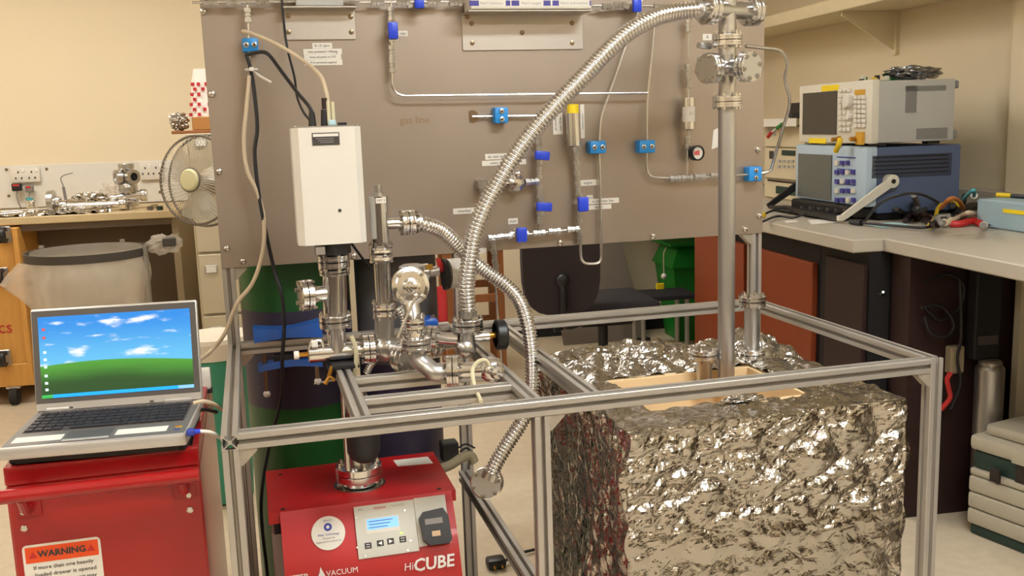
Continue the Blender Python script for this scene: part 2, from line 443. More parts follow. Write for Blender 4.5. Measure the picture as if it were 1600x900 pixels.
va, vb = au(1272, 420, 1.965).y, au(1100, 400, 1.965).y
door_unit('base_cabinet', va, va + .62, 'cab_orange', 'rust orange base cabinet nearest the camera under the right worktop')
door_unit('base_cabinet', va + .625, va + 1.24, 'cab_orange', 'rust orange base cabinet farther back under the right worktop')
t = thing('base_cabinet', 'dark brown cabinet beside the knee space under the right worktop', 'cabinet', (2.4, vn + .1, 0), 'room')
M().box(1.99, 2.75, vn + .01, va - .005, 0, BZ - .046).build('body', 'cab_black', t)
M().box(1.972, 1.99, vn + .02, va - .07, .1, .86, .003).build('door', 'cab_brown', t)
vl = au(1372, 397, 2.06).y
t = thing('knee_space_panel', 'dark brown end panel of the knee space with a white tag', 'panel', (2.3, vn - .2, 0), 'room')
M().box(2.06, 2.78, 1.17, vn - .01, 0, .904).build('board', 'cab_brown', t)
a, b = au(1360, 391, 2.06), au(1386, 402, 2.06)
M().box(2.054, 2.06, b.y, a.y, b.z, a.z).build('name_tag', 'label_white', t)
struct('trim_2', M().box(2.80, 2.83, V0 + 1.6, vn, 0, .9), 'bench_back')
struct('trim_3', M().box(av(1582, 600, 1.12).x, 2.7, 1.1, 1.13, 0, .9), 'cabinet_beige')
# tangle under the bench
KV = 1.1
a, b = av(1528, 430, KV), av(1562, 560, KV)
t = thing('tower_computer', 'black upright computer case hanging under the worktop', 'computer', ((a.x + b.x) / 2, KV, b.z), 'room')
M().box(a.x, b.x, KV, KV + .05, b.z, .904, .005).build('case', 'black_matte', t)
M().box(a.x + .01, b.x - .01, KV - .002, KV, b.z + .05, b.z + .08).build('drive_slot', 'key_bed', t)
a, b = av(1528, 563, KV), av(1562, 660, KV); r_ = (b.x - a.x) / 2; cx = (a.x + b.x) / 2
t = thing('metal_canister', 'dull steel canister standing under the worktop', 'canister', (cx, KV, 0), 'room')
M().lathe((cx, KV, 0), Z_, [(0, r_), (a.z - .03, r_), (a.z - .02, r_ * .85)], 24).build('body', 'tube_steel', t)
M().lathe((cx, KV, a.z - .019), Z_, [(0, r_ * .8), (.012, r_ * .8), (.018, r_ * .6)], 24).build('lid', 'alu_cut', t)
a, b = av(1478, 540, 1.16), av(1498, 580, 1.16)
t = thing('junction_box', 'small beige junction box on the dark knee space panel', 'junction box', (a.x, 1.15, b.z), 'room')
M().box(a.x, b.x, 1.13, 1.165, b.z, a.z, .004).build('body', 'bench_panel', t); M().box(a.x + .008, b.x - .008, 1.126, 1.13, b.z + .008, a.z - .008).build('cover', 'bench_panel', t)
for i, (pts, lab) in enumerate((([(1445, 440), (1480, 428), (1505, 445), (1500, 480), (1470, 500), (1445, 480)], 'looped black cable hanging in the dark knee space, upper loop'),
        ([(1440, 480), (1470, 478), (1490, 505), (1480, 525), (1455, 520), (1445, 495)], 'looped black cable hanging in the dark knee space, lower loop'),
        ([(1500, 440), (1502, 520), (1496, 560), (1500, 600), (1485, 640)], 'black cable dropping straight down the knee space wall'))):
    P = [av(x, y, 1.15 - .016 * i) for x, y in pts]
    single('hanging_cable', M().tube(crv(P), .005), 'cable_black', lab, 'cable', P[-1], 'room', 'cables in the knee space')
P = [au(x, y, 2.035) for x, y in ((1374, 457), (1380, 457))] + [au(1384, 457, 2.0605)]
t = thing('tap', 'small chrome gas tap poking out of the dark cabinet', 'tap', P[0], 'room')
M().tube(crv(P), .006).build('pipe', 'satin_steel', t); M().ball(P[0], .014).build('nozzle', 'chrome', t)
P = [av(x, y, 1.12) for x, y in ((1486, 582), (1480, 592), (1482, 606), (1484, 622), (1470, 640))]
single('hanging_cable', M().tube(crv(P), .008), 'red_wire', 'short red cable end low in the dark knee space', 'cable', P[-1], 'room', 'cables in the knee space')
# shelf above the bench
su = 2.58
za, zb = au(1200, 25, su).z, au(1200, 43, su).z
t = thing('wall_shelf', 'cream wall shelf with a bracket above the right bench', 'shelf', (2.7, 3.4, zb), 'room')
vs0 = au(1600, -60, su).y - .3
M().box(su, U1, vs0, V1, zb, za, .003).build('board', 'shelf_cream', t)
for pxb in (1358,):
    vb_ = av(0, 0, 1).y; vb_ = au(pxb, 20, 2.75).y
    m = M().box(U1 - .02, U1, vb_ - .02, vb_ + .02, zb - .2, zb - .001)
    m.plate([V3(U1 - .02, vb_ - .004, zb - .18), V3(U1 - .02, vb_ - .004, zb - .001), V3(su + .03, vb_ - .004, zb - .001), V3(su + .03, vb_ - .004, zb - .02)], (0, .008, 0)); m.build('bracket', 'shelf_cream', t)
# ================================================================== LEFT BENCH
LV, LZ = 3.71, .98
ur = av(280, 330, LV).x
t = thing('left_bench', 'beige laboratory bench against the back wall with an open kneehole', 'bench', (-1.2, 4.0, 0), 'room')
M().box(-2.4, ur, LV, V1 - .013, LZ - .04, LZ, .004).build('top', 'bench_laminate', t)
M().box(ur - .05, ur - .015, LV + .03, V1 - .02, 0, LZ - .041).build('side_panel', 'bench_panel', t)
ul = av(38, 420, LV).x
M().box(ul + .001, ur - .05, LV + .3, LV + .32, .05, LZ - .041).build('modesty_panel', 'bench_back', t)
M().box(ul, ur - .05, LV + .02, LV + .045, LZ - .075, LZ - .041).build('shadow_strip', 'bench_back', t)  # its dark colour paints the shadow line under the bench top
M().box(-2.4, -2.36, LV + .03, V1 - .02, 0, LZ - .041).build('side_panel', 'bench_panel', t)
# crate on castors at the far left
t = thing('plywood_crate', 'honey coloured plywood crate with castors and red lettering under the left bench', 'crate', (-1.65, LV + .2, 0), 'room')
zc = .1
M().box(-1.95, ul - .002, LV - .03, LV + .5, zc, LZ - .05, .004).build('body', 'pine', t)
M().box(-1.95, ul - .002, LV - .042, LV - .03, zc, zc + .12, .003).build('batten', 'pine', t)
M().box(ul - .03, ul - .002, LV - .042, LV - .03, zc + .12, LZ - .05, .003).build('batten', 'pine', t)
text('cs', .09, av(8, 512, LV - .031), X_, Z_, 'red_ink', t, depth=.001)
def castor(c, d):
    k = M(); k.box(c.x - .03, c.x + .03, c.y - .012, c.y, c.z - .04, c.z + .04, .003); p = k.build('castor_plate', 'tube_steel', t)
    w_ = M().cyl(c + V3(-.016, -.045, 0), c + V3(.016, -.045, 0), .042); w_.build('wheel', 'black_plastic', p)
    for e in (-.022, .022): M().box(c.x + e - .003, c.x + e + .003, c.y - .055, c.y - .012, c.z - .018, c.z + .018).build('fork', 'tube_steel', p)
for px, py in ((8, 366), (4, 430), (8, 558)): castor(av(px, py, LV - .042), 0)
q = av(21, 602, LV - .03); k = M().box(q.x - .035, q.x + .035, q.y - .01, q.y + .05, zc - .012, zc - .001); p = k.build('castor_plate', 'tube_steel', t)
M().cyl(V3(q.x - .018, q.y + .005, .047), V3(q.x + .018, q.y + .005, .047), .046).build('wheel', 'rubber', p)
# filing cabinet
fu0 = av(309, 430, 3.3).x
t = thing('filing_cabinet', 'tall beige four drawer filing cabinet behind the fan', 'filing cabinet', (fu0 + .23, 3.5, 0), 'room')
M().box(fu0, fu0 + .46, 3.3, 3.9, .02, 1.375, .004).build('body', 'cabinet_beige', t)
z1 = av(325, 395, 3.3).z; dz = .3
for i in range(4):
    zz = z1 - .31 + (i - 1) * .31 if True else 0
    if zz < .03: continue
    d = M().box(fu0 + .012, fu0 + .448, 3.28, 3.299, zz + .006, min(zz + .304, 1.365), .004).build('drawer', 'cabinet_beige', t)
    M().box(fu0 + .04, fu0 + .1, 3.272, 3.28, zz + .21, zz + .25, .002).build('label_holder', 'tube_steel', d)
    M().box(fu0 + .047, fu0 + .093, 3.2705, 3.272, zz + .215, zz + .245).build('card', 'paper_white', d)
    M().box(fu0 + .15, fu0 + .3, 3.262, 3.28, zz + .22, zz + .24, .004).build('pull', 'tube_steel', d)
# carton, foil and bag on the cabinet
CT = 1.375
a, b = av(299, 183, 3.4), av(326, 207, 3.4)
t = thing('carton', 'orange cardboard carton with a dark lower edge on the filing cabinet', 'carton', (a.x + .08, 3.5, CT), 'room')
M().box(a.x, a.x + .3, 3.4, 3.62, CT + .0165, max(a.z, CT + .08), .003).build('box', 'cardboard', t)
M().box(a.x - .1, a.x + .31, 3.39, 3.63, CT + .001, CT + .016, .003).build('tray', 'brown_wood', t)
ct = max(a.z, CT + .08) + .001; c0 = av(303, 145, 3.5); hb = av(303, 108, 3.5).z
m = M(); pts = []
for i in range(9):
    zz = ct + (hb - ct) * i / 8; w_ = .07 - .034 * (i / 8); d_ = .05 - .03 * i / 8
    pts.append([V3(c0.x + .04 + w_ * math.cos(k * PI / 5) * (1 + .08 * math.sin(3 * k + i)), 3.5 + d_ * math.sin(k * PI / 5), zz) for k in range(10)])
for r_ in pts: m.v += r_
for i in range(8):
    for k in range(10): m.f.append((i * 10 + k, i * 10 + (k + 1) % 10, (i + 1) * 10 + (k + 1) % 10, (i + 1) * 10 + k))
m.f.append(tuple(range(10))); m.f.append(tuple(80 + k for k in range(10)))
t = thing('paper_bag', 'crumpled white bag with a red check print on the orange carton', 'bag', (c0.x + .04, 3.5, ct), 'room')
bg = m.build('bag', 'snack_white', t)
for i in range(7):
    for j in range(5):
        zz = ct + .012 + i * (hb - ct) / 9.5; w_ = .07 - .034 * ((zz - ct) / (hb - ct)); d_ = .05 - .03 * (zz - ct) / (hb - ct)
        if (i + j) % 2 == 0 and not (3 <= i <= 4 and j > 2):
            an = PI + .5 + j * .42; x_ = c0.x + .04 + w_ * math.cos(an); y_ = 3.5 + d_ * math.sin(an) - .007
            M().box(x_ - .008, x_ + .008, y_ - .001, y_ + .003, zz - .008, zz + .008).build('red_check', 'red_ink', bg)
def crumple(c, r, sq, seed, amp=.35, n=20, fs=9.):
    b = bmesh.new(); bmesh.ops.create_icosphere(b, subdivisions=4, radius=1)
    for v in b.verts:
        d = v.co.normalized(); k = 1 + amp * (noise.cell(d * 3 + V3(seed, 0, 0)) - .5) * .5 + amp * noise.noise(d * fs * .35 + V3(seed, 1, 2)) + amp * .4 * noise.noise(d * fs + V3(0, seed, 2))
        v.co = Vector(c) + V3(d.x * sq[0], d.y * sq[1], d.z * sq[2]) * r * k
    m = M(); m.bm(b); b.free(); return m
q = av(279, 186, 3.45); q.z = CT + .06; single('foil_ball', crumple(q, .045, (1, 1, 1), 3), 'foil', 'crumpled foil ball beside the orange carton', 'foil', (q.x, q.y, CT + .017), 'room', smooth=15)
# ------------------------------------------------------------------ fan
fv = 2.95
fc = W(*av(314, 282, fv)); hubp = None
toC = (CAM - fc); toC.z = 0; toC.normalize()
fn = Matrix.Rotation(math.radians(-38), 3, 'Z') @ toC; fn.z = .1; fn.normalize()
fb = fc - fn * .16; fb.z = 0
t = thing('pedestal_fan', 'grey pedestal fan with a wire cage and cream hub badge', 'fan', (fb.x, fb.y, 0))
FR = 71 * (fc - CAM).dot(_fwd) / FPX
fa, fbv, _ = _frame(fn)
for dz_, rr in ((-.035, FR), (.03, FR * .97)): M().ring(fc + fn * dz_, fn, rr, .006, 40, 6).build('cage_ring', 'fan_dark', t)
mw = M(); mr = M()
for k in range(64):
    an = 2 * PI * k / 64; e = fa * math.cos(an) + fbv * math.sin(an)
    mw.tube(crv([fc + fn * .075 + e * .045, fc + fn * .075 + e * FR * .5, fc + fn * .06 + e * FR * .85, fc + e * FR, ], 3), .0013, 4, cap=False)
    mr.tube(crv([fc - fn * .09 + e * .05, fc - fn * .085 + e * FR * .6, fc - fn * .035 + e * FR], 3), .0013, 4, cap=False)
o = mw.build('front_cage_wires', 'fan_grey', t); o['kind'] = 'stuff'
o = mr.build('rear_cage_wires', 'fan_grey', t); o['kind'] = 'stuff'
M().lathe(fc + fn * .072, fn, [(0, .05), (.01, .05), (.018, .042), (.02, .0)], 28, False).build('hub_badge', 'hub_cream', t)
M().ring(fc + fn * .075, fn, .052, .005).build('badge_ring', 'fan_dark', t)
for k in range(3):
    m = M(); a0 = k * 2 * PI / 3 + .5; rows = []
    for i in range(9):
        r_ = .05 + (FR * .88 - .05) * i / 8; w_ = .95 - .25 * abs(i - 4.5) / 4.5
        for j in range(7):
            an = a0 + (j / 6 - .5) * w_ * 1.3; m.v.append(fc + fn * ((j / 6 - .5) * -.05) + (fa * math.cos(an) + fbv * math.sin(an)) * r_)
    for i in range(8):
        for j in range(6): q = i * 7 + j; m.f.append((q, q + 1, q + 8, q + 7))
    m.build('blade', 'fan_blade', t)
M().lathe(fc - fn * .2, fn, [(0, .03), (.02, .06), (.12, .065), (.135, .04), (.22, .03)], 24).build('motor_housing', 'fan_grey', t)
M().cyl((fb.x, fb.y, .05), (fb.x, fb.y, fc.z - .05), .014).build('pole', 'fan_grey', t)
M().lathe((fb.x, fb.y, 0), Z_, [(0, .19), (.02, .19), (.05, .04), (.06, .02)], 32).build('base', 'fan_grey', t)
M().cyl((fb.x, fb.y, fc.z - .1), fc - fn * .16, .02).build('neck', 'fan_dark', t)
# ------------------------------------------------------------------ waste bag on its stand
bv = 3.1
l_, r_ = av(46, 396, bv), av(224, 388, bv); bc = W((l_.x + r_.x) / 2, bv, 0); BR = (r_.x - l_.x) / 2; bz = (l_.z + r_.z) / 2
t = thing('waste_bag_stand', 'clear plastic waste bag held on a hoop stand by a dark band', 'waste bin', bc, 'rig')
def baglayer(prof, seed, amp):
    m = M(); n = 64
    for i, (z_, r0) in enumerate(prof):
        for k in range(n):
            an = 2 * PI * k / n; e = V3(math.cos(an), math.sin(an), 0)
            j = amp * (i > 0) * (noise.noise(V3(e.x * 3, e.y * 3, seed + z_ * 2.)) + .5 * noise.noise(V3(e.x * 9, e.y * 9, seed + z_ * 3)))
            ex = 0.
            if seed == 5: ex = .1 * max(0, math.cos(an - PI * 1.04)) ** 14 * max(0, 1 - abs(i - 3) / 4)      # pulled-out corner
            m.v.append(bc + e * (r0 + j + ex) + V3(0, 0, z_))
    for i in range(len(prof) - 1):
        for k in range(n): m.f.append((i * n + k, i * n + (k + 1) % n, (i + 1) * n + (k + 1) % n, (i + 1) * n + k))
    return m
baglayer([(bz + .01 - i * .07, BR * (.97 - .01 * i)) for i in range(9)], 2, .02).build('bag_inside', 'bag_plastic', t, 60)
baglayer([(bz - .03 - i * .032, BR + .012 + .028 * math.sin(min(i, 5) / 5 * PI * .8) - .004 * i) for i in range(9)], 5, .03).build('bag_skirt', 'bag_plastic', t, 60)
m = M(); prof = [(bz - .03, BR + .012), (bz + .008, BR + .012), (bz + .008, BR + .019), (bz - .03, BR + .019), (bz - .03, BR + .012)]
m.lathe(bc, Z_, prof, 56, False).build('band', 'bag_band', t)
for k, an in enumerate((-.35, 1.1, 2.5)):
    e = V3(math.cos(an), math.sin(an), 0); M().cyl(bc + e * (BR + .03), bc + e * (BR + .03) + V3(0, 0, bz + .02), .012, n=10).build('leg', 'tube_steel', t)
M().ring(bc + V3(0, 0, .06), Z_, BR + .03, .01).build('foot_ring', 'tube_steel', t)
e = bc + V3(BR + .1, -.05, bz + .015); m = crumple(e, .05, (1.6, .5, .9), 8, .3); m.build('bag_knot', 'bag_plastic', t, 50)
M().box(e.x - .01, e.x + .05, e.y - .03, e.y + .0, e.z - .01, e.z + .03, .004).build('hoop_clip', 'bag_band', t)
# ------------------------------------------------------------------ teal bin behind the trolley
q = av(334, 535, 2.0); tb = W(q.x, 2.0, 0); rz = q.z
t = thing('teal_bin', 'round teal bin with a cream rim behind the red trolley', 'bin', tb)
rb_ = .125
M().lathe(tb, Z_, [(0.01, rb_ * .82), (rz - .04, rb_)], 36).build('body', 'teal_plastic', t)
M().lathe(tb + V3(0, 0, rz - .045), Z_, [(0, rb_ + .004), (.0, rb_ + .012), (.06, rb_ + .016), (.075, rb_ + .008), (.075, 0)], 36, False).build('lid', 'cream_plastic', t)
# ------------------------------------------------------------------ things on the left bench
BO = LZ + .001
def flange_list(t, items, n=20):
    for p, d, R, h, mm in items: M().lathe(p, d, [(0, R * .94), (h * .12, R), (h * .88, R), (h, R * .94)], n).build('flange', mm, t)
# upright pair of vacuum crosses
q = av(203, 322, 3.95); bx_, by_ = q.x, 3.95
zz = lambda py: av(203, py, 3.95).z
t = thing('vacuum_cross', 'upright chrome vacuum cross stack standing on the left bench', 'vacuum cross', (bx_, by_, BO), 'room')
M().cyl((bx_, by_, BO), (bx_, by_, zz(257)), .028).build('tube', 'chrome', t)
flange_list(t, [(V3(bx_, by_, zz(264)), Z_, .042, .03, 'satin_steel'), (V3(bx_, by_, zz(300)), Z_, .05, .045, 'satin_steel'), (V3(bx_, by_, BO + .015), Z_, .05, .03, 'chrome')])
M().cyl((bx_ - .05, by_ - .03, zz(276)), (bx_ + .05, by_ + .03, zz(276)), .03).build('cross_arm', 'satin_steel', t)
for s_ in (-1, 1):
    d = V3(s_ * .86, -.5, 0) if s_ < 0 else V3(.7, -.7, 0)
    f = M().lathe(V3(bx_, by_, zz(276)) + d * .035, d, [(0, .04), (.028, .04), (.028, .022), (.01, .022)], 24, False).build('port_flange', 'satin_steel', t)
    M().cyl(V3(bx_, by_, zz(276)) + d * .045, V3(bx_, by_, zz(276)) + d * .05, .021).build('port_bore', 'black_matte', f)
M().cyl((bx_ - .07, by_ - .02, BO + .06), (bx_ + .075, by_ + .01, BO + .075), .025).build('cross_arm', 'chrome', t)
flange_list(t, [(V3(bx_ - .09, by_ - .02, BO + .057), X_, .034, .03, 'chrome'), (V3(bx_ + .06, by_ + .01, BO + .073), X_, .034, .034, 'chrome')])
# long nipple lying in front
a, b = av(97, 318, 3.86), av(194, 314, 3.86); zc = BO + .035
t = thing('vacuum_nipple', 'long polished vacuum tube lying along the left bench', 'vacuum tube', ((a.x + b.x) / 2, 3.86, BO), 'room')
M().cyl((a.x, 3.86, zc), (b.x, 3.86, zc), .019).build('tube', 'chrome', t)
flange_list(t, [(V3(a.x - .01, 3.86, zc), X_, .034, .035, 'chrome'), (V3(b.x - .025, 3.86, zc), X_, .034, .035, 'chrome')])
q = av(86, 318, 3.86)
t = thing('vacuum_flange', 'large steel flange standing on edge on the left bench', 'flange', (q.x, 3.86, BO), 'room')
M().lathe((q.x - .03, 3.86, BO + .062), X_, [(0, .06), (.03, .062), (.036, .045), (.036, 0)], 28, False).build('disc', 'satin_steel', t)
M().lathe((q.x + .008, 3.86, BO + .062), V3(1, -.1, 0), [(0, .03), (.02, .028)], 20).build('hub', 'chrome', t)
for i, (x0, y0, x1, y1, lb) in enumerate(((-6, 312, 80, 304, 'upper pale steel tube lying at the left end of the bench'), (-6, 324, 78, 310, 'lower pale steel tube lying at the left end of the bench'))):
    a, b = av(x0, y0, 3.84 + .05 * (1 - i)), av(x1, y1, 3.98); a.z = BO + .012 + (0 if i else .0); b.z = a.z
    a.y, b.y = (3.95, 4.05) if i == 0 else (3.8, 3.93)
    single('steel_tube', M().cyl(a, b, .011, n=14), 'line_steel', lb, 'tube', (a.x, a.y, BO), 'room', 'tubes on the left bench')
a, b = av(0, 331, LV + .06), av(168, 326, LV + .06)
def foil_sheet(u0, u1, v0, v1, z0, seed, amp, nx=60, ny=14, edge=.0):
    m = M()
    for j in range(ny + 1):
        for i in range(nx + 1):
            u = u0 + (u1 - u0) * i / nx; v = v0 + (v1 - v0) * j / ny
            h = amp * (abs(noise.noise(V3(u * 22, v * 22, seed))) * 1.6 + .5 * noise.cell(V3(u * 40, v * 40, seed)))
            m.v.append(V3(u + .012 * noise.noise(V3(v * 20, seed, j)), v + .012 * noise.noise(V3(u * 14, seed, 3)) * (1 if j in (0, ny) else .3), z0 + h))
    for j in range(ny):
        for i in range(nx): q = j * (nx + 1) + i; m.f.append((q, q + 1, q + nx + 2, q + nx + 1))
    return m
single('foil_sheet', foil_sheet(a.x, b.x, LV + .015, LV + .16, BO, 3, .02), 'foil', 'strip of crinkled foil along the front edge of the left bench', 'foil', (a.x + .2, LV + .08, BO), 'room', smooth=12)
q = av(140, 308, 4.1); single('foil_heap', crumple((q.x, 4.1, BO + .045), .07, (1.5, .8, .6), 6, .35), 'foil', 'heap of crumpled foil behind the polished tube', 'foil', (q.x, 4.1, BO), 'room', smooth=12)
q = av(172, 303, 4.15); single('plastic_bag', crumple((q.x, 4.15, BO + .07), .06, (1., .6, 1.1), 11, .35), 'bag_plastic', 'clear crumpled plastic bag leaning beside the foil heap', 'bag', (q.x, 4.15, BO), 'room', smooth=40)
P = [av(x, y, 4.15) for x, y in ((103, 305), (99, 292), (95, 280), (100, 274), (114, 270))]; P[0].z = BO + .004
t = thing('bent_wire', 'thin bent wire with a grey sleeve rising from the left bench', 'wire', (P[0].x, 4.15, BO), 'room')
M().tube(crv(P), .003, 6).build('wire', 'grey_wire', t); M().cyl(P[0], P[1], .008, n=10).build('sleeve', 'grey_wire', t)
for (px0, py0, px1, py1, mm, lb) in ((19, 287, 35, 298, 'black_plastic', 'black plug in the left wall socket'), (40, 290, 53, 300, 'grey_wire', 'grey plug in the left wall socket')):
    a, b = av(px0, py0, V1 - .05), av(px1, py1, V1 - .05); t = thing('mains_plug', lb, 'plug', ((a.x + b.x) / 2, V1 - .04, b.z), 'room')
    M().box(a.x, b.x, V1 - .075, V1 - .036, b.z, a.z, .006, 2).build('body', mm, t)
    M().tube(crv([V3((a.x + b.x) / 2, V1 - .06, b.z + .002), V3((a.x + b.x) / 2, V1 - .08, b.z - .03), V3((a.x + b.x) / 2 + .02, V1 - .1, BO + .008)]), .004, 6).build('cord', 'grey_wire', t)
    M().box(a.x + .008, b.x - .008, V1 - .077, V1 - .0745, a.z - .014, a.z - .004).build('red_mark', 'red_wire', t)
q = av(26, 305, 4.0)
t = thing('clear_jar', 'small clear jar with a pale blue cap on the left bench', 'jar', (q.x, 4.22, BO), 'room')
M().lathe((q.x, 4.22, BO), Z_, [(0, .022), (.05, .022), (.055, .018)], 18).build('body', 'clear_box', t); M().cyl((q.x, 4.22, BO + .056), (q.x, 4.22, BO + .07), .019).build('cap', 'teal_wire', t)
q = av(48, 303, 4.2)
t = thing('small_flange', 'little polished flange cup on the left bench', 'flange', (q.x, 4.2, BO), 'room')
M().lathe((q.x, 4.2, BO), Z_, [(0, .03), (.018, .03), (.02, .018), (.045, .018), (.05, .024)], 20).build('cup', 'chrome', t); M().ring((q.x, 4.2, BO + .05), Z_, .021, .004).build('rim', 'chrome', t)
for i, (px, py, mm, lb) in enumerate(((235, 326, 'fan_dark', 'small dark nut on the right end of the left bench'), (242, 323, 'bench_panel', 'small beige ring on the right end of the left bench'), (250, 326, 'case_green', 'small greenish nut on the right end of the left bench'))):
    q = azr(px, py + 2, BO); single('small_nut', M().lathe((q.x, q.y, BO), Z_, [(0, .018), (.02, .018), (.02, .008), (0.004, .008)], 6 if i != 1 else 18, False), mm, lb, 'nut', (q.x, q.y, BO), 'room', 'nuts on the left bench')
P = [azr(x, y, BO + .012) for x, y in ((40, 322), (55, 317), (70, 318), (80, 313))]
single('orange_wire', M().tube(crv(P), .007), 'orange_wire', 'short orange wire among the tubes on the left bench', 'wire', P[0], 'room')
# ================================================================== TROLLEY AND LAPTOP
CX0, CX1, CY0, CY1, CZ = -.372, -.045, .10, .74, .80
t = thing('tool_trolley', 'red metal tool trolley with an end handle and warning label', 'tool trolley', (-.21, .42, 0))
M().box(CX0, CX1, CY0, CY1, .13, CZ - .03, .004).build('body', 'red_paint', t)
for nm, b in (('rim', (CX0, CX1, CY0 - .002, CY0 + .012)), ('rim', (CX0, CX1, CY1 - .012, CY1))): M().box(b[0], b[1], b[2], b[3], CZ - .03, CZ + .004, .002).build(nm, 'red_paint', t)
for x0, x1 in ((CX0, CX0 + .012), (CX1 - .012, CX1)): M().box(x0, x1, CY0 + .012, CY1 - .012, CZ - .03, CZ + .004, .002).build('rim', 'red_dark', t)
M().box(CX0 + .013, CX1 - .013, CY0 + .013, CY1 - .013, CZ - .03, CZ - .012).build('top_mat', 'mat_grey', t)
a, b = ay(2, 778, CY0 - .055), ay(308, 741, CY0 - .055); hz = (a.z + b.z) / 2
h = M().cyl((CX0 - .005, CY0 - .055, hz), (CX1 + .002, CY0 - .055, hz), .0125, n=24).build('handle', 'red_paint', t)
for x_ in (CX0 + .035, CX1 - .03):
    M().tube(crv([V3(x_, CY0, hz - .045), V3(x_, CY0 - .03, hz - .035), V3(x_, CY0 - .052, hz - .008)]), .009, 10).build('handle_arm', 'red_paint', h)
    M().box(x_ - .02, x_ + .02, CY0 - .004, CY0, hz - .06, hz - .025, .001).build('handle_plate', 'red_dark', h)
for px, py in ((36, 800), (38, 825), (295, 773), (297, 796)):
    q = ay(px, py, CY0); M().lathe(q, -Y_, [(0, .0062), (.003, .006), (.0045, .004)], 14).build('screw', 'bolt_steel', t)
la, lb_ = ay(33, 850, CY0 - .001), ay(156, 838, CY0 - .001); lw = lb_.x - la.x; zt_ = lb_.z; zb_ = zt_ - .115
def rrect(x0, x1, z0, z1, y, r, n=5):
    out = []
    for cx, cz, s0 in ((x1 - r, z1 - r, 0), (x0 + r, z1 - r, 1), (x0 + r, z0 + r, 2), (x1 - r, z0 + r, 3)):
        for k in range(n + 1): an = (s0 + k / n) * PI / 2; out.append(V3(cx + r * math.cos(an), y, cz + r * math.sin(an)))
    return out
L_ = M().plate(rrect(la.x, lb_.x, zb_, zt_, CY0 - .0005, .008), (0, -.0008, 0)).build('warning_label', 'label_white', t)
ob = .0045; M().box(la.x + ob, lb_.x - ob, CY0 - .0018, CY0 - .0013, zt_ - .034, zt_ - ob).build('orange_band', 'orange_label', L_)
cx = (la.x + lb_.x) / 2
text('WARNING', .0165, (cx, CY0 - .002, zt_ - .019), X_, Z_, 'ink', L_, bold=.0006)
for s_ in (-.048, .048): M().plate([V3(cx + s_ - .007, CY0 - .0019, zt_ - .025), V3(cx + s_ + .007, CY0 - .0019, zt_ - .025), V3(cx + s_, CY0 - .0019, zt_ - .012)], (0, -.0003, 0)).build('triangle', 'red_wire', L_)
for i, ln in enumerate(('If more than one heavily', 'loaded drawer is opened', 'at the same time unit may', 'tip forward which could', 'result in serious injury.')):
    text(ln, .0102, (cx + (.003 if i % 2 else 0), CY0 - .0015, zt_ - .044 - i * .0135), X_, Z_, 'ink', L_, bold=.0001)
for i in range(3):
    z0 = .16 + i * .2
    d = M().box(CX0 - .008, CX0, CY0 + .03, CY1 - .03, z0, z0 + .185, .003).build('drawer', 'red_paint', t); M().box(CX0 - .02, CX0 - .008, CY0 + .15, CY1 - .15, z0 + .13, z0 + .15, .003).build('drawer_pull', 'black_plastic', d)
for x_ in (CX0 + .05, CX1 - .05):
    for y_ in (CY0 + .07, CY1 - .07):
        k = M().box(x_ - .03, x_ + .03, y_ - .03, y_ + .03, .105, .1295).build('castor_plate', 'tube_steel', t); M().cyl((x_ - .014, y_, .05), (x_ + .014, y_, .05), .05).build('wheel', 'rubber', k)
# black dock below the laptop, laptop
fl, fr_, hl, hr = az(0, 706, .842), az(287, 682, .842), az(48, 649, .842), az(302, 629, .842)
ang = math.atan2(fr_.y - fl.y, fr_.x - fl.x); LW, LD = .312, .238
lc = (fl + fr_) / 2; RX = V3(math.cos(ang), math.sin(ang), 0); RY = V3(-math.sin(ang), math.cos(ang), 0)
TT = Matrix.Translation(V3(0, 0, 0))
lb0 = lc + RY * LD / 2; lb0.z = CZ + .0045
t = thing('laptop_riser', 'flat black riser tray under the laptop', 'riser', lb0, 'local', ang)
M().box(-.152, .148, -.083, .12, 0.0005, .0195, .003).build('tray', 'black_matte', t); M().box(-.14, .136, -.0855, -.083, .003, .014).build('front_lip', 'black_plastic', t)
t = thing('laptop', 'open silver laptop with a landscape on its screen on the red trolley', 'laptop', (lb0.x, lb0.y, lb0.z + .02), 'local', ang)
bh = .022
M().box(-LW / 2, LW / 2, -LD / 2, LD / 2, 0, bh, .004, 2).build('base', 'laptop_silver', t)
M().box(-LW / 2 + .004, LW / 2 - .004, -LD / 2 + .009, LD / 2 - .004, bh - .002, bh + .0008).build('deck', 'laptop_grey', t)
kb = M().box(-LW / 2 + .016, LW / 2 - .016, -LD / 2 + .085, LD / 2 - .03, bh, bh + .0016).build('keyboard_bed', 'key_bed', t)
km = mesh_of(M().box(-.0072, .0072, -.0068, .0068, 0, .003, .001), 'key', 'key_black')
for r_ in range(6):
    for c_ in range(17):
        if r_ == 0 and 4 <= c_ <= 9: continue
        x_ = -LW / 2 + .026 + c_ * (LW - .052) / 16; y_ = -LD / 2 + .094 + r_ * .0208; inst(km, kb, Matrix.Translation(V3(x_, y_, bh + .0016)), 'key')
M().box(-.06, .03, -LD / 2 + .094 - .0068, -LD / 2 + .094 + .0068, bh + .0016, bh + .0046, .001).build('space_bar', 'key_black', kb)
M().box(-.055, .022, -LD / 2 + .024, -LD / 2 + .072, bh + .0008, bh + .0014).build('touch_pad', 'laptop_bezel', t)
M().box(-.056, .023, -LD / 2 + .012, -LD / 2 + .021, bh + .0008, bh + .003, .001).build('pad_button', 'laptop_silver', t)
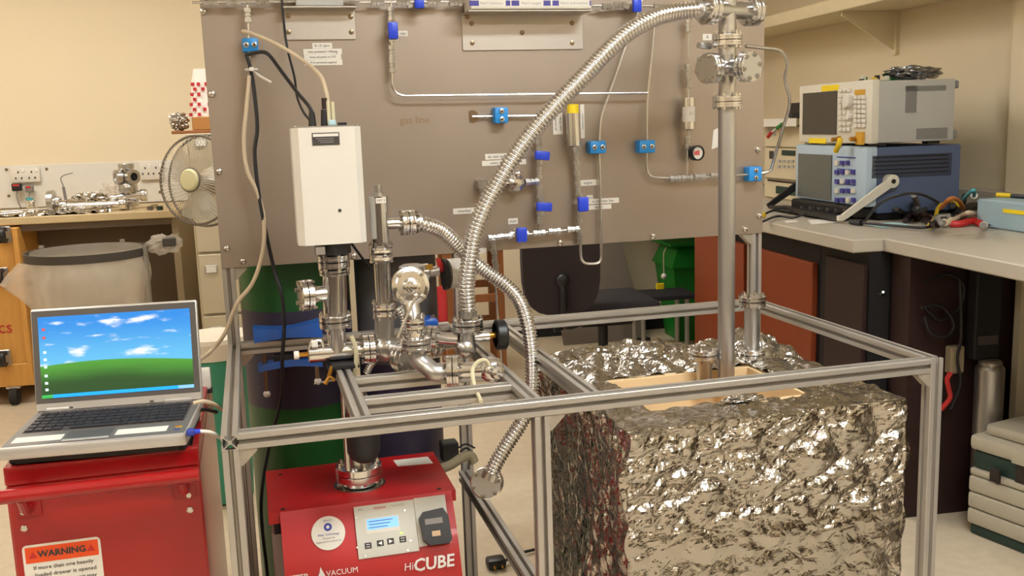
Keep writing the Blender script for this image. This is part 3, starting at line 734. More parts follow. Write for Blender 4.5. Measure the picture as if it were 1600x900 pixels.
for x0, x1 in ((-.142, -.06), (.03, .118)): M().box(x0, x1, -LD / 2 + .026, -LD / 2 + .058, bh + .0008, bh + .0012).build('paper_label', 'paper_white', t)
for x_, y_, mm in ((.134, .05, 'orange_wire'), (.138, .046, 'yellow_wire'), (.136, .03, 'purple_ink')): M().box(x_ - .005, x_ + .005, -LD / 2 + y_ - .004, -LD / 2 + y_ + .004, bh + .0008, bh + .0012).build('sticker', mm, t)
# screen leans back a little
SH = .2; tilt = math.radians(10)
S = Matrix.Translation(V3(0, LD / 2 - .012, bh)) @ Matrix.Rotation(-tilt, 4, 'X')
lid = M().box(-LW / 2, LW / 2, .001, .014, .002, SH, .004, 2, S).build('lid', 'laptop_silver', t)
M().box(-LW / 2 + .003, LW / 2 - .003, -.0016, .001, .016, SH - .004, 0, 1, S).build('bezel', 'laptop_bezel', lid)
M().box(-LW / 2 + .003, LW / 2 - .003, -.0014, .001, .002, .0165, 0, 1, S).build('lower_bezel', 'laptop_silver', lid)
x0, x1, z0, z1 = -LW / 2 + .014, LW / 2 - .014, .026, SH - .016
me = bpy.data.meshes.new('display'); me.from_pydata([tuple(S @ V3(a, -.002, b)) for a, b in ((x0, z0), (x1, z0), (x1, z1), (x0, z1))], [], [(0, 1, 2, 3)])
uvl = me.uv_layers.new(name='UVMap')
for i, c in enumerate(((0, 0), (1, 0), (1, 1), (0, 1))): uvl.data[i].uv = c
me.materials.append(MATS['laptop_display']); dis = bpy.data.objects.new('display', me); COL.objects.link(dis); dis.parent = lid
OFF[dis.name] = V3(0, 0, 0)
M().box(x0, x1, -.0026, -.0021, z0, z0 + .0065, 0, 1, S).build('taskbar', 'taskbar', lid)
M().box(x0, x0 + .02, -.003, -.0026, z0, z0 + .0065, 0, 1, S).build('start_button', 'start_green', lid)
M().box(x1 - .03, x1, -.003, -.0026, z0, z0 + .0065, 0, 1, S).build('clock_area', 'lcd', lid)
for i, (fz, mm) in enumerate(((.83, 'icon_red'), (.73, 'icon_red'), (.55, 'icon_pale'), (.46, 'icon_pale'), (.37, 'icon_pale'), (.26, 'icon_pale'), (.17, 'icon_pale'), (.09, 'icon_pale'))):
    zz_ = z0 + (z1 - z0) * fz; M().box(x0 + .007, x0 + .0125, -.0026, -.0021, zz_, zz_ + .005, 0, 1, S).build('desktop_icon', mm, lid)
for x_ in (-.09, .06): M().box(x_ - .004, x_ + .004, -.003, -.0012, .003, .007, .001, 1, S).build('latch', 'laptop_bezel', lid)
for x_ in (-.11, .11): M().cyl(V3(x_ - .025, LD / 2 - .008, bh + .003), V3(x_ + .025, LD / 2 - .008, bh + .003), .006, n=14).build('hinge', 'laptop_silver', t)
# small white power adapter, leads
a, b = az(306, 617, CZ - .012), az(330, 612, CZ - .012)
wx = (a.x + b.x) / 2; wy = a.y
t = thing('white_adapter', 'white router box with a dark base behind the laptop', 'adapter', (wx, wy, CZ - .012))
M().box(wx - .03, wx + .02, wy, wy + .03, CZ - .012, CZ - .003, .002).build('base', 'black_plastic', t); M().box(wx - .028, wx + .018, wy + .003, wy + .026, CZ - .003, CZ + .045, .004, 2).build('case', 'white_coat', t)
# ================================================================== ALUMINIUM FRAME
FW, FD, S_, H = 1.474, .80, .03, .85
X1, X2, X3 = .236, .562, .711
PT = 1.86
t = frame_t = thing('rig_stand', 'aluminium slotted profile frame carrying the vacuum rig', 'stand', (FW / 2, FD / 2, 0))
_h = S_ / 2
def section():
    out = []; side = [(-_h + .001, -_h), (-.0043, -_h), (-.0043, -_h + .0026), (-.0086, -_h + .0026), (-.0086, -_h + .0048), (-.0022, -_h + .0116), (.0022, -_h + .0116), (.0086, -_h + .0048), (.0086, -_h + .0026), (.0043, -_h + .0026), (.0043, -_h), (_h - .001, -_h)]
    for k in range(4):
        c, s_ = ((1, 0), (0, 1), (-1, 0), (0, -1))[k]
        for x, y in side: out.append((x * c - y * s_, x * s_ + y * c))
    return out
SEC = section()
def beam(p0, p1, name='rail', parent=None):
    p0, p1 = Vector(p0), Vector(p1); d = (p1 - p0); ax_ = max(range(3), key=lambda i: abs(d[i])); i, j = [k for k in range(3) if k != ax_]
    m = M(); n = len(SEC)
    for p in (p0, p1):
        for a, b in SEC: v = p.copy(); v[i] += a; v[j] += b; m.v.append(v)
    m.f = [(k, (k + 1) % n, n + (k + 1) % n, n + k) for k in range(n)] + [tuple(range(n)), tuple(range(n, 2 * n))]
    return m.build(name, 'alu', parent or frame_t, 25)
g = .0004
for x_ in (_h, FW - _h): beam((x_, _h, .02), (x_, _h, H - (0 if x_ > 1 else S_ + g)), 'post')
beam((_h, _h + S_ * .5, H - _h), (_h, FD - S_ - g, H - _h))
beam((_h, 0, H - _h), (_h, S_, H - _h), 'corner_block')
for x_ in (_h, FW - _h): beam((x_, FD - _h, .02), (x_, FD - _h, PT), 'post')
beam((S_ + g, _h, H - _h), (FW - S_ - g, _h, H - _h))
beam((FW - _h, S_ + g, H - _h), (FW - _h, FD - S_ - g, H - _h))
beam((S_ + g, FD - _h, H - _h), (X2 + .02 - g, FD - _h, H - _h)); beam((X2 + .05 + g, FD - _h, H - _h), (FW - S_ - g, FD - _h, H - _h))
beam((X1 + _h, S_ + g, H - _h), (X1 + _h, .435, H - _h))
for x_ in (X2, X3): beam((x_ + _h if x_ == X2 else x_ - _h, S_ + g, H - _h), (x_ + _h if x_ == X2 else x_ - _h, FD - S_ - g, H - _h))
for y_ in (.318, .15): beam((X1 + S_ + g, y_, H - _h), (X2 - g, y_, H - _h))
beam((X2 + _h + .008, _h, .02), (X2 + _h + .008, _h, H - S_ - g), 'post')
beam((X2 + .035, FD - _h, .02), (X2 + .035, FD - _h, PT), 'post')
a, b = az(750, 782, .47), az(824, 893, .47)
beam((X2 + _h + .008, S_ + g, .435), (X2 + _h + .008, FD - S_ - g, .435))
for z_ in (.05,):
    beam((S_ + g, FD - _h, z_), (X2 + .02 - g, FD - _h, z_)); beam((X2 + .05 + g, FD - _h, z_), (FW - S_ - g, FD - _h, z_)); beam((_h, S_ + g, z_), (_h, FD - S_ - g, z_)); beam((FW - _h, S_ + g, z_), (FW - _h, FD - S_ - g, z_))
def gusset(c, dx, dz, w=.026, L=.03, axis='y'):
    c = Vector(c); 
    if axis == 'y': poly = [c, c + V3(dx * L, 0, 0), c + V3(dx * L, 0, dz * .004), c + V3(dx * .004, 0, dz * L), c + V3(0, 0, dz * L)]; M().plate([p + V3(0, -w / 2, 0) for p in poly], (0, w, 0)).build('corner_bracket', 'gusset', frame_t)
    else: poly = [c, c + V3(0, dx * L, 0), c + V3(0, dx * L, dz * .004), c + V3(0, dx * .004, dz * L), c + V3(0, 0, dz * L)]; M().plate([p + V3(-w / 2, 0, 0) for p in poly], (w, 0, 0)).build('corner_bracket', 'gusset', frame_t)
gusset((S_, _h, H - S_), 1, -1); gusset((FW - S_, _h, H - S_), -1, -1); gusset((X2 + S_ + .008, _h, H - S_), 1, -1); gusset((S_, FD - _h, H - S_), 1, -1)
PZ0 = 1.042
gusset((S_, FD - _h, PZ0 - .001), 1, -1); gusset((FW - S_, FD - _h, PZ0 - .001), -1, -1)
for x_ in (_h, FW - _h, X2 + _h + .008, X2 + .035):
    for y_ in (_h, FD - _h):
        if (x_ == X2 + .035) != (y_ > .4) and x_ not in (_h, FW - _h): continue
        M().lathe((x_, y_, 0), Z_, [(0, .022), (.008, .022), (.019, .008)], 16).build('levelling_foot', 'rubber', frame_t)
# ================================================================== STEEL PANEL
PY = FD - S_ - .0035          # front face
pn = thing('backboard', 'large brushed steel mounting board behind the rig', 'board', (FW / 2, PY, PZ0))
M().box(0, FW, PY, FD - S_ - .0004, PZ0, PT, .0006).build('sheet', 'steel_sheet', pn)
bm_ = mesh_of(M().lathe((0, 0, 0), Z_, [(0, .0085), (.002, .0085), (.006, .0065), (.0075, .003)], 14), 'panel_bolt', 'bolt_steel')
for px, py in ((331, 147), (342, 268), (354, 388), (380, 408), (318, 18), (1184, 234), (1186, 337), (1164, 358), (1020, 369), (875, 379), (553, 400)):
    inst(bm_, pn, along(ay(px, py, PY - .0002), -Y_), 'panel_bolt')
def pp(px, py, off=0.): return ay(px, py, PY - off)
def sticker(px0, py0, px1, py1, lines, parent=pn, size=None, mm='label_white', ink='ink', vert=False, k=1.):
    a, b = pp(px0, (py0 + py1) / 2, .0003), pp(px1, (py0 + py1) / 2, .0003); c, d = pp((px0 + px1) / 2, py0, .0003), pp((px0 + px1) / 2, py1, .0003)
    x0, x1, z1, z0 = a.x, b.x, c.z, d.z
    o = M().box(x0, x1, PY - .0012, PY - .0002, z0, z1).build('sticker', mm, parent)
    n = len(lines)
    for i, ln in enumerate(lines):
        if not ln: continue
        if vert:
            sz = size or (x1 - x0) / n * .6; text(ln, sz, ((x0 + (x1 - x0) * (i + .5) / n), PY - .0014, (z0 + z1) / 2), Z_, -X_, ink, o)
        else:
            sz = size or min((z1 - z0) / n * .7, (x1 - x0) / max(1, len(ln)) * 1.75); text(ln, sz * k, ((x0 + x1) / 2, PY - .0014, z1 - (z1 - z0) * (i + .5) / n), X_, Z_, ink, o)
    return o
sticker(488, 67, 519, 76, ['0-10 slpm']); sticker(474, 76.3, 534, 85, ['max pressure 145psig']); sticker(475, 85.2, 533, 93, ['keep set point at 0.00']); sticker(476, 93.2, 535, 102, ['if no pressure applied'])
sticker(622, 48, 637, 57, ['inlet']); sticker(758, 240, 796, 249, ['do not open']); sticker(753, 250, 822, 258, ['unless vent is closed']); sticker(708, 325, 743, 334, ['chamber'])
sticker(794, 341, 809, 350, ['vent']); sticker(905, 281, 932, 290, ['argon']); sticker(917, 305, 926, 312, ['out']); sticker(916, 310, 967, 318, ['to chamber line']); sticker(916, 320, 955, 327, ['bypass'])
sticker(864, 176, 879, 210, ['gas purifier', 'max 10 bar'], vert=True); sticker(907, 163, 913, 216, ['moisture sensor'], vert=True)
sticker(730, 388, 760, 396, ['drain']); sticker(1098, 53, 1112, 63, ['A'])
q = pp(1118, 216, .001); M().plate([V3(q.x - .012, PY - .0004, q.z - .03), V3(q.x + .014, PY - .0004, q.z - .022), V3(q.x + .012, PY - .0004, q.z + .03), V3(q.x - .006, PY - .0004, q.z + .022)], (0, -.001, 0)).build('paper_scrap', 'paper_white', pn)
text('gas line', .026, pp(648, 188, .0002), X_, Z_, 'dull_bolt', pn)
# ---- gas tubing, fittings, valves
def fit_prof(L, r): return [(0, r * .6), (.001, r), (L * .3, r), (L * .32, r * .72), (L * .42, r * .72), (L * .44, r * .9), (L * .56, r * .9), (L * .58, r * .72), (L * .68, r * .72), (L * .7, r), (L - .001, r), (L, r * .6)]
def fitting(c, axis, parent, L=.034, r=.0085, name='fitting'):
    a = Vector(axis).normalized(); return M().lathe(Vector(c) - a * L / 2, a, fit_prof(L, r), 6).build(name, 'satin_steel', parent, 20)
def run(name, label, pts, r=.0032, fits=(), bend=.03, off=.03, mm='line_steel', cat='tubing', raw=None):
    P = raw or [pp(x, y, off) for x, y in pts]
    t = thing(name, label, cat, P[0]); M().tube(rounded(P, bend), r, 10).build('tube', mm, t)
    for px, py, ax_ in fits: fitting(pp(px, py, off), X_ if ax_ == 'x' else Z_, t)
    return t
run('gas_tubing', 'thin steel gas line along the top left of the panel', [(300, 4), (545, 2)], fits=((330, 3, 'x'), (365, 3, 'x'), (410, 3, 'x')))
run('gas_tubing', 'short vertical gas line ending at the blue clamp on the panel\'s left side', [(387, 8), (390, 108)], fits=((387, 24, 'z'),))
run('gas_tubing', 'long gas line bending right below the inlet valve across the panel', [(611, 2), (613, 150), (1012, 145)], fits=((611, 22, 'z'), (612, 82, 'z'), (613, 103, 'z')), bend=.035)
run('gas_tubing', 'short gas line on the panel top between the bracket and the blue valve', [(560, 4), (725, 3)], fits=((590, 4, 'x'), (630, 4, 'x'), (678, 3, 'x'), (712, 5, 'x')))
run('gas_tubing', 'gas line on the panel top right of the indicator module', [(925, 9), (1092, 10)], fits=((950, 10, 'x'), (968, 8, 'x'), (1030, 10, 'x')))
run('gas_tubing', 'short gas line leaving a hole in the panel through a blue clamp', [(738, 182), (840, 181)], off=.012)
M().cyl(pp(738, 182, .0002), pp(738, 182, .002), .016).build('grommet', 'dull_bolt', pn)
run('gas_tubing', 'slanted gas line dropping into a U bend below the panel', [(1003, 0), (938, 186), (936, 230), (940, 412), (908, 412), (906, 352)], off=.02, bend=.022, r=.0036, fits=((906, 372, 'z'),))
run('gas_tubing', 'gas line curving down past a blue clamp towards the round gauge', [(1025, 16), (1011, 160), (1010, 276), (1066, 279)], off=.02, bend=.03, fits=((1055, 279, 'x'),))
run('gas_tubing', 'vertical gas line between the filter and the panel top', [(1076, 24), (1075, 150)], off=.025, fits=((1075, 40, 'z'), (1076, 128, 'z'), (1075, 110, 'z')))
run('gas_tubing', 'vertical gas line below the filter down to the tee by the gauge', [(1076, 200), (1073, 279)], off=.025, fits=((1074, 222, 'z'),))
run('gas_tubing', 'horizontal gas line from the gauge to the right panel edge', [(1066, 279), (1196, 271)], off=.025, fits=((1073, 278, 'x'), (1093, 276, 'x'), (1118, 274, 'x')))
P = [pp(1186, 271.5, .025)] + [ay(x, y, y_) for x, y, y_ in ((1204, 268, .735), (1212, 240, .7), (1222, 205, .64), (1236, 160, .58), (1225, 121, .54), (1232, 100, .5), (1222, 78, .47), (1165, 72, .43))]
run('gas_tubing', 'bent steel tube looping off the right edge of the panel up to the tower', None, raw=P, r=.0042, bend=.035)
run('gas_tubing', 'vertical gas line joining the two small blue valves', [(840, 212), (843, 362)], off=.025, fits=((841, 216, 'z'), (842, 270, 'z'), (843, 300, 'z'), (843, 340, 'z')))
run('gas_tubing', 'lower horizontal gas line along the panel bottom', [(768, 372), (906, 357)], off=.025, fits=((772, 371, 'x'), (790, 369, 'x'), (842, 364, 'x'), (866, 361, 'x'), (895, 358, 'x')))
run('gas_tubing', 'short pipe dropping from the lower gas line past the panel edge', [(770, 366), (776, 470), (790, 640)], off=.025, fits=((771, 385, 'z'), (773, 402, 'z'), (775, 422, 'z')), bend=.01)
run('gas_tubing', 'vertical gas line between the yellow capped sensor and its valve', [(899, 232), (905, 358)], off=.025, fits=((900, 246, 'z'), (901, 262, 'z'), (902, 278, 'z'), (903, 296, 'z'), (905, 338, 'z')))
def valve(px, py, w, h, axis, label, off=.052, tilt=0.):
    """Small panel valve: hex body on the line, stem and a blue handle towards the room."""
    c = pp(px, py, off); a = pp(px - w / 2, py, off); b = pp(px + w / 2, py, off); u_, d_ = pp(px, py - h / 2, off), pp(px, py + h / 2, off)
    lc_ = pp(px, py, .026)
    t = thing('panel_valve', label, 'valve', (c.x, PY, c.z), group='blue handled panel valves')
    M().lathe((c.x, PY - .045, c.z), Y_, [(0, .008), (.006, .011), (.02, .0125), (.034, .0125), (.0448, .0125)], 8).build('body', 'satin_steel', t, 20)
    R = Matrix.Translation(c) @ Matrix.Rotation(tilt, 4, 'Y') @ Matrix.Translation(-c)
    M().box(a.x, b.x, PY - .06, PY - .044, d_.z, u_.z, .004, 2, R).build('handle', 'blue_handle', t)
    ax_ = X_ if axis == 'x' else Z_
    for s_ in (-1, 1): M().lathe(V3(c.x, PY - .026, c.z) + ax_ * s_ * .012, ax_ * s_, [(0, .008), (.012, .008), (.013, .005)], 6).build('union_nut', 'satin_steel', t, 20)
    return t
valve(614, 48, 15, 27, 'z', 'blue handled valve marked inlet near the panel top'); valve(655, 5, 15, 17, 'x', 'blue handled valve on the top gas line left of the indicator module'); valve(995, 8, 13, 22, 'x', 'blue handled valve on the top gas line right of the indicator module')
valve(847, 243, 23, 14, 'z', 'upper blue handled valve beside the large hose', tilt=.12); valve(850, 323, 24, 14, 'z', 'middle blue handled valve beside the large hose', tilt=.1)
valve(815, 367, 16, 23, 'x', 'blue handled valve on the lower horizontal gas line'); valve(911, 319, 16, 23, 'z', 'blue handled valve below the yellow capped sensor')
def tube_clamp(px, py, w, h, label, off=.035, vert=True):
    c = pp(px, py, off); a, b = pp(px - w / 2, py, off), pp(px + w / 2, py, off); u_, d_ = pp(px, py - h / 2, off), pp(px, py + h / 2, off)
    t = thing('tube_clamp', label, 'tube clamp', (c.x, PY, c.z), group='blue tube clamps')
    M().box(a.x, b.x, PY - off, PY - .0005, d_.z, u_.z, .004, 2).build('body', 'blue_clamp', t)
    for s_ in (-.25, .25):
        p = V3(c.x + (0 if vert else s_ * (b.x - a.x)), PY - off, c.z + (s_ * (u_.z - d_.z) if vert else 0)); o = M().lathe(p, -Y_, [(0, .0062), (.0035, .0062), (.004, .0048)], 16).build('clamp_screw', 'bolt_steel', t)
        M().cyl(p + V3(0, -.0041, 0), p + V3(0, -.0046, 0), .003, n=6).build('screw_socket', 'ink', o)
tube_clamp(391, 70, 25, 22, 'blue tube clamp at the top left with a cable over it', vert=False); tube_clamp(784, 180, 21, 25, 'blue tube clamp left of the large hose')
tube_clamp(935, 230, 25, 20, 'blue tube clamp right of the yellow capped sensor', vert=False); tube_clamp(1012, 229, 25, 20, 'blue tube clamp between the sensor and the round gauge', vert=False); tube_clamp(1181, 272, 20, 23, 'blue tube clamp at the right edge of the panel')
# ball shaped regulator
c = pp(806, 286, .035)
t = thing('gas_regulator', 'round polished gas regulator beside the large hose', 'regulator', (c.x, PY, c.z))
M().lathe((c.x, PY - .0005, c.z), -Y_, [(0, .022), (.012, .026), (.03, .026), (.045, .02), (.052, .011), (.053, 0)], 28, False).build('body', 'chrome', t)
M().ball((c.x + .002, PY - .05, c.z + .024), .011).build('vent_knob', 'chrome', t)
a, b = pp(820, 285, .025), pp(842, 283, .025); M().lathe(a, b - a, fit_prof((b - a).length, .01), 6).build('outlet_fitting', 'satin_steel', t, 20)
a, b = pp(792, 287, .025), pp(752, 290, .025); M().cyl(a, b, .006, n=12).build('inlet_tube', 'line_steel', t)
e = pp(753, 288, .025); m = M().box(e.x - .012, e.x + .012, PY - .045, PY - .0005, e.z - .012, e.z + .012, .003); m.build('elbow', 'satin_steel', t); e2 = pp(754, 302, .025); M().cyl(e, e2 + V3(0, 0, -.01), .008, n=6).build('elbow_nut', 'satin_steel', t, 20)
# yellow capped sensor
a, b, c, d = pp(895, 163, .045), pp(895, 177, .045), pp(897, 228, .045), pp(899, 238, .045)
t = thing('moisture_sensor', 'steel sensor cylinder with a yellow cap on the panel', 'sensor', (c.x, PY, c.z))
M().cyl(b, a, .0155, .0145).build('cap', 'yellow', t); M().cyl(c, b, .0175).build('body', 'chrome', t); M().lathe(d, c - d, [(0, .009), ((c - d).length * .9, .012), ((c - d).length, .0145)], 18).build('neck', 'satin_steel', t)
M().box(c.x - .01, c.x + .01, PY - .035, PY - .0005, c.z + .01, c.z + .02).build('mount', 'bracket_alu', t)
# inline filter and gauge
a, b = pp(1076, 150, .035), pp(1076, 204, .035)
t = thing('inline_filter', 'polished inline gas filter with a white wrap left of the tower', 'filter', (b.x, PY, b.z))
M().lathe(b, a - b, [(0, .006), (.004, .0165), ((a - b).length - .004, .0165), ((a - b).length, .006)], 24).build('body', 'chrome', t)
c0, c1 = pp(1076, 167, .035), pp(1076, 190, .035); M().cyl(c1, c0, .0172, n=24).build('wrap', 'label_white', t); text('F1', .012, c1.lerp(c0, .5) + V3(0, -.0176, 0), X_, Z_, 'faint_ink', t)
M().box(b.x - .006, b.x + .006, PY - .02, PY - .0005, b.z + .03, b.z + .04).build('mount', 'bracket_alu', t)
c = pp(1091, 239, .05); gd = (CAM - c).normalized() * .35 + V3(.35, -.8, 0); gd.normalize()
t = thing('pressure_gauge', 'small round pressure gauge with black rim and red white dial', 'gauge', (c.x, PY, c.z))
RG = .0205
M().lathe(c, gd, [(-.022, RG * .8), (-.018, RG), (.001, RG), (.002, RG * .84), (-.002, RG * .8)], 30, False).build('case', 'black_plastic', t)
di = M().lathe(c, gd, [(-.004, 0), (-.0035, RG * .82), (-.003, RG * .82), (-.003, 0)], 30, False).build('dial', 'label_white', t)
ga = Z_.cross(gd).normalized(); gb = gd.cross(ga)
for i in range(3): M().plate([c - gd * .0028 + ga * x + gb * y for x, y in ((-.011 + i * .006, -.006), (-.0065 + i * .006, -.006), (-.0065 + i * .006, .005 + .001 * i), (-.011 + i * .006, .005 + .001 * i))], gd * .0006).build('red_mark', 'gauge_red', di)
M().cyl(c - gd * .02, pp(1074, 240, .025), .007, n=10).build('stem', 'satin_steel', t)
# ---- brackets with the instruments on the panel top
def l_bracket(px0, py0, px1, py1, label, depth, bolts):
    a, b = pp(px0, (py0 + py1) / 2, .003), pp(px1, (py0 + py1) / 2, .003); u_, d_ = pp((px0 + px1) / 2, py0, .003), pp((px0 + px1) / 2, py1, .003)
    t = thing('panel_bracket', label, 'bracket', ((a.x + b.x) / 2, PY, d_.z))
    M().box(a.x, b.x, PY - .0045, PY - .0003, d_.z, u_.z, .0006).build('back_plate', 'bracket_alu', t); M().box(a.x, b.x, PY - depth, PY - .0046, u_.z - .004, u_.z, .0006).build('ledge', 'bracket_alu', t)
    for px, py in bolts: M().lathe(pp(px, py, .0045), -Y_, [(0, .0062), (.003, .0055), (.004, .002)], 14).build('bolt', 'dull_bolt', t)
    return t, a.x, b.x, u_.z
t, xa, xb, zl = l_bracket(443, 13, 555, 62, 'narrow aluminium bracket at the panel top left', .05, ((450, 25), (548, 26), (451, 50), (549, 50)))
t = thing('flow_controller', 'grey mass flow controller standing on the narrow bracket', 'flow controller', ((xa + xb) / 2, PY - .028, zl))
M().box(xa + .03, xb - .03, PY - .046, PY - .008, zl + .0005, zl + .1, .002).build('body', 'inst_grey', t); M().box(xa + .05, xa + .09, PY - .048, PY - .046, zl + .03, zl + .06).build('rating_label', 'ink', t)
for s_ in (-1, 1): M().cyl(V3((xa + xb) / 2 + s_ * ((xb - xa) / 2 - .03), PY - .03, zl + .02), V3((xa + xb) / 2 + s_ * ((xb - xa) / 2 + .012), PY - .03, zl + .02), .008, n=6).build('port', 'satin_steel', t, 20)
t, xa, xb, zl = l_bracket(722, 21, 910, 78, 'wide aluminium bracket at the panel top centre', .085, ((737, 37), (894, 36), (816, 51), (738, 67), (894, 67), (730, 26)))
a, b = ay(735, 10, PY - .085), ay(923, 10, PY - .085); d_ = ay(830, 21, PY - .085)
t = thing('indicator_module', 'white gas filter module with a purple and white label strip', 'filter module', ((a.x + b.x) / 2, PY - .06, zl))
M().box(a.x, b.x, PY - .09, PY - .01, zl + .0008, zl + .09, .002).build('body', 'inst_cream', t)
yF = PY - .09
z1_, z0_ = ay(830, 1, yF).z, ay(830, 9, yF).z
st = M().box(a.x + .002, b.x - .002, yF - .001, yF - .0002, z0_ - .002, z1_ + .002).build('label_strip', 'label_white', t)
for px0, px1 in ((733, 748), (790, 797), (799, 811), (849, 860), (863, 873), (921, 923)):
    M().box(ay(px0, 5, yF).x, ay(px1, 5, yF).x, yF - .0016, yF - .001, z0_, z1_).build('purple_block', 'purple_ink', st)
for pxm, tx in ((768, 'filter1 moisture'), (830, 'filter2 oxygen'), (897, 'filter3 hydrocarbon')): text(tx, .0092, V3(ay(pxm, 5, yF).x, yF - .0012, (z0_ + z1_) / 2), X_, Z_, 'faint_ink', st)
# ================================================================== VACUUM HARDWARE
_bolts = {}
def bolt_mesh(L, r=.0042):
    k = (round(L, 4), r)
    if k not in _bolts:
        _bolts[k] = mesh_of(M().lathe((0, 0, -L / 2 - .0055), Z_, [(0, r * 1.25), (.0055, r * 1.35), (.0056, r * .7), (L + .0054, r * .7), (L + .0055, r * 1.35), (L + .0105, r * 1.35), (L + .0106, r * .7), (L + .0145, r * .7)], 6), 'bolt', 'bolt_steel', 20)
    return _bolts[k]
def flange_pair(t, c, axis, R=.035, th=.0125, nb=6, mm='chrome', spin=.3, both=True, bolts=True, bored=False):
    """Two bolted knife edge flanges face to face; c is the joint plane."""
    c = Vector(c); a = Vector(axis).normalized()
    for s_ in ((-1, 1) if both else (1,)):
        M().lathe(c + a * .0006 * s_, a * s_, [(0, R * .93), (.0006, R), (th * .35, R), (th * .4, R * .985), (th * .5, R * .985), (th * .55, R), (th - .001, R), (th, R * .94), (th, R * .3)], 36).build('flange', mm, t)
    if bolts:
        e1, e2, _ = _frame(a); bm = bolt_mesh(2 * th)
        for k in range(nb):
            an = spin + 2 * PI * k / nb; inst(bm, t, along(c + (e1 * math.cos(an) + e2 * math.sin(an)) * R * .82, a), 'bolt')
def pipe(t, a, b, r, mm='tube_steel', name='pipe', n=28): return M().cyl(a, b, r, n=n).build(name, mm, t)
def scale_at(p): return (Vector(p) - CAM).dot(_fwd) / FPX
# ---------------- tower
TY = .42
def tw(px, py, y=TY): return ay(px, py, y)
TXc = tw(1136, 160)
tx, ty = TXc.x, TY
def tz(py, px=1136, y=TY): return ay(px, py, y).z
t = thing('tower_tube', 'tall satin steel tube rising out of the foil box', 'vacuum tube', (tx, ty, tz(600)))
pipe(t, (tx, ty, tz(612)), (tx, ty, tz(165)), .0205)
flange_pair(t, (tx, ty, tz(159)), Z_)
dL, dR = V3(-.92, -.39, 0).normalized(), V3(.36, -.93, 0).normalized()
t = thing('vacuum_cross', 'vacuum cross with a bright blank disc halfway up the tower', 'vacuum cross', (tx, ty, tz(148)))
zc = tz(107)
pipe(t, (tx, ty, tz(151)), (tx, ty, tz(75)), .0205, 'satin_steel')
for d, L, far in ((dR, .062, 1), (dL, .06, 1)):
    c0 = V3(tx, ty, zc); pipe(t, c0, c0 + d * (L - .01), .0195, 'satin_steel', 'port')
    flange_pair(t, c0 + d * L, d, spin=.2)
    f = M().lathe(c0 + d * (L + .0132), d, [(0, .0), (0, .033), (.0006, .033), (.0006, 0)], 36, False).build('blank_face', 'blank_face' if d is dR else 'satin_steel', t)
q = tw(1112, 72); M().cyl(q + V3(0, .01, 0), q + V3(-.035, -.005, .002), .008, n=6).build('side_fitting', 'satin_steel', t, 20)
t = thing('vacuum_cross', 'upper vacuum cross at the top of the tower where the large hose ends', 'vacuum cross', (tx, ty, tz(62)))
flange_pair(t, (tx, ty, tz(63)), Z_)
pipe(t, (tx, ty, tz(52)), (tx, ty, tz(-60)), .0205, 'satin_steel')
zc2 = tz(16); c0 = V3(tx + .008, ty, zc2); dA = V3(-.95, -.31, 0)
pipe(t, c0, c0 + dA * .062, .0195, 'satin_steel', 'port'); pipe(t, c0, c0 - dA * .06, .0195, 'satin_steel', 'port')
flange_pair(t, c0 - dA * .068, dA, both=True)
HS1 = c0 + dA * .07
flange_pair(t, HS1, dA)
flange_pair(t, (tx, ty, tz(-50)), Z_)
# pipes standing in the box
SY = .53
t = thing('vacuum_tube', 'flanged steel tube behind the tower tube in the foil box', 'vacuum tube', ay(1170, 600, SY))
a, b, c = ay(1175, 470, SY), ay(1174, 552, SY), ay(1164, 596, SY)
flange_pair(t, a, Z_); pipe(t, a, V3(a.x, SY, b.z), .02); flange_pair(t, V3(a.x, SY, b.z), Z_)
M().lathe(c, V3(a.x, SY, b.z) - c, [(0, .017), ((V3(a.x, SY, b.z) - c).length, .02)], 24).build('cone', 'tube_steel', t)
NY = .44
t = thing('vacuum_tube', 'short flanged steel nipple left of the tower tube in the foil box', 'vacuum tube', ay(1098, 612, NY))
a = ay(1100, 553, NY); flange_pair(t, a, Z_); pipe(t, (a.x, NY, a.z - .08), a, .0195, 'satin_steel')
M().cyl(a, a + V3(0, 0, .0145), .02).build('cap', 'satin_steel', t)
# ---------------- large hose
KY = .40
HB = ay(731, 496, KY)
pts1 = [HS1 + dA * .012] + [ay(x, y, TY + (KY - TY) * k - .03 * math.sin(PI * k)) for x, y, k in ((1060, 18, .08), (1020, 29, .16), (980, 52, .25), (945, 84, .33), (912, 119, .4), (880, 152, .47), (848, 187, .54), (822, 219, .6), (798, 253, .67), (774, 292, .74), (754, 330, .8), (741, 365, .86), (734, 405, .92))] + [V3(HB.x, KY, HB.z + .07), HB]
t = thing('flexible_hose', 'large corrugated steel hose arching from the tower down to the valve', 'hose', HB)
M().hose(pts1, .0202, .0088, .0048).build('bellows', 'chrome', t, 60)
M().cyl(pts1[0], pts1[0] + dA * .018, .021).build('cuff', 'satin_steel', t); M().cyl(HB, HB + V3(0, 0, .016), .021).build('cuff', 'satin_steel', t)
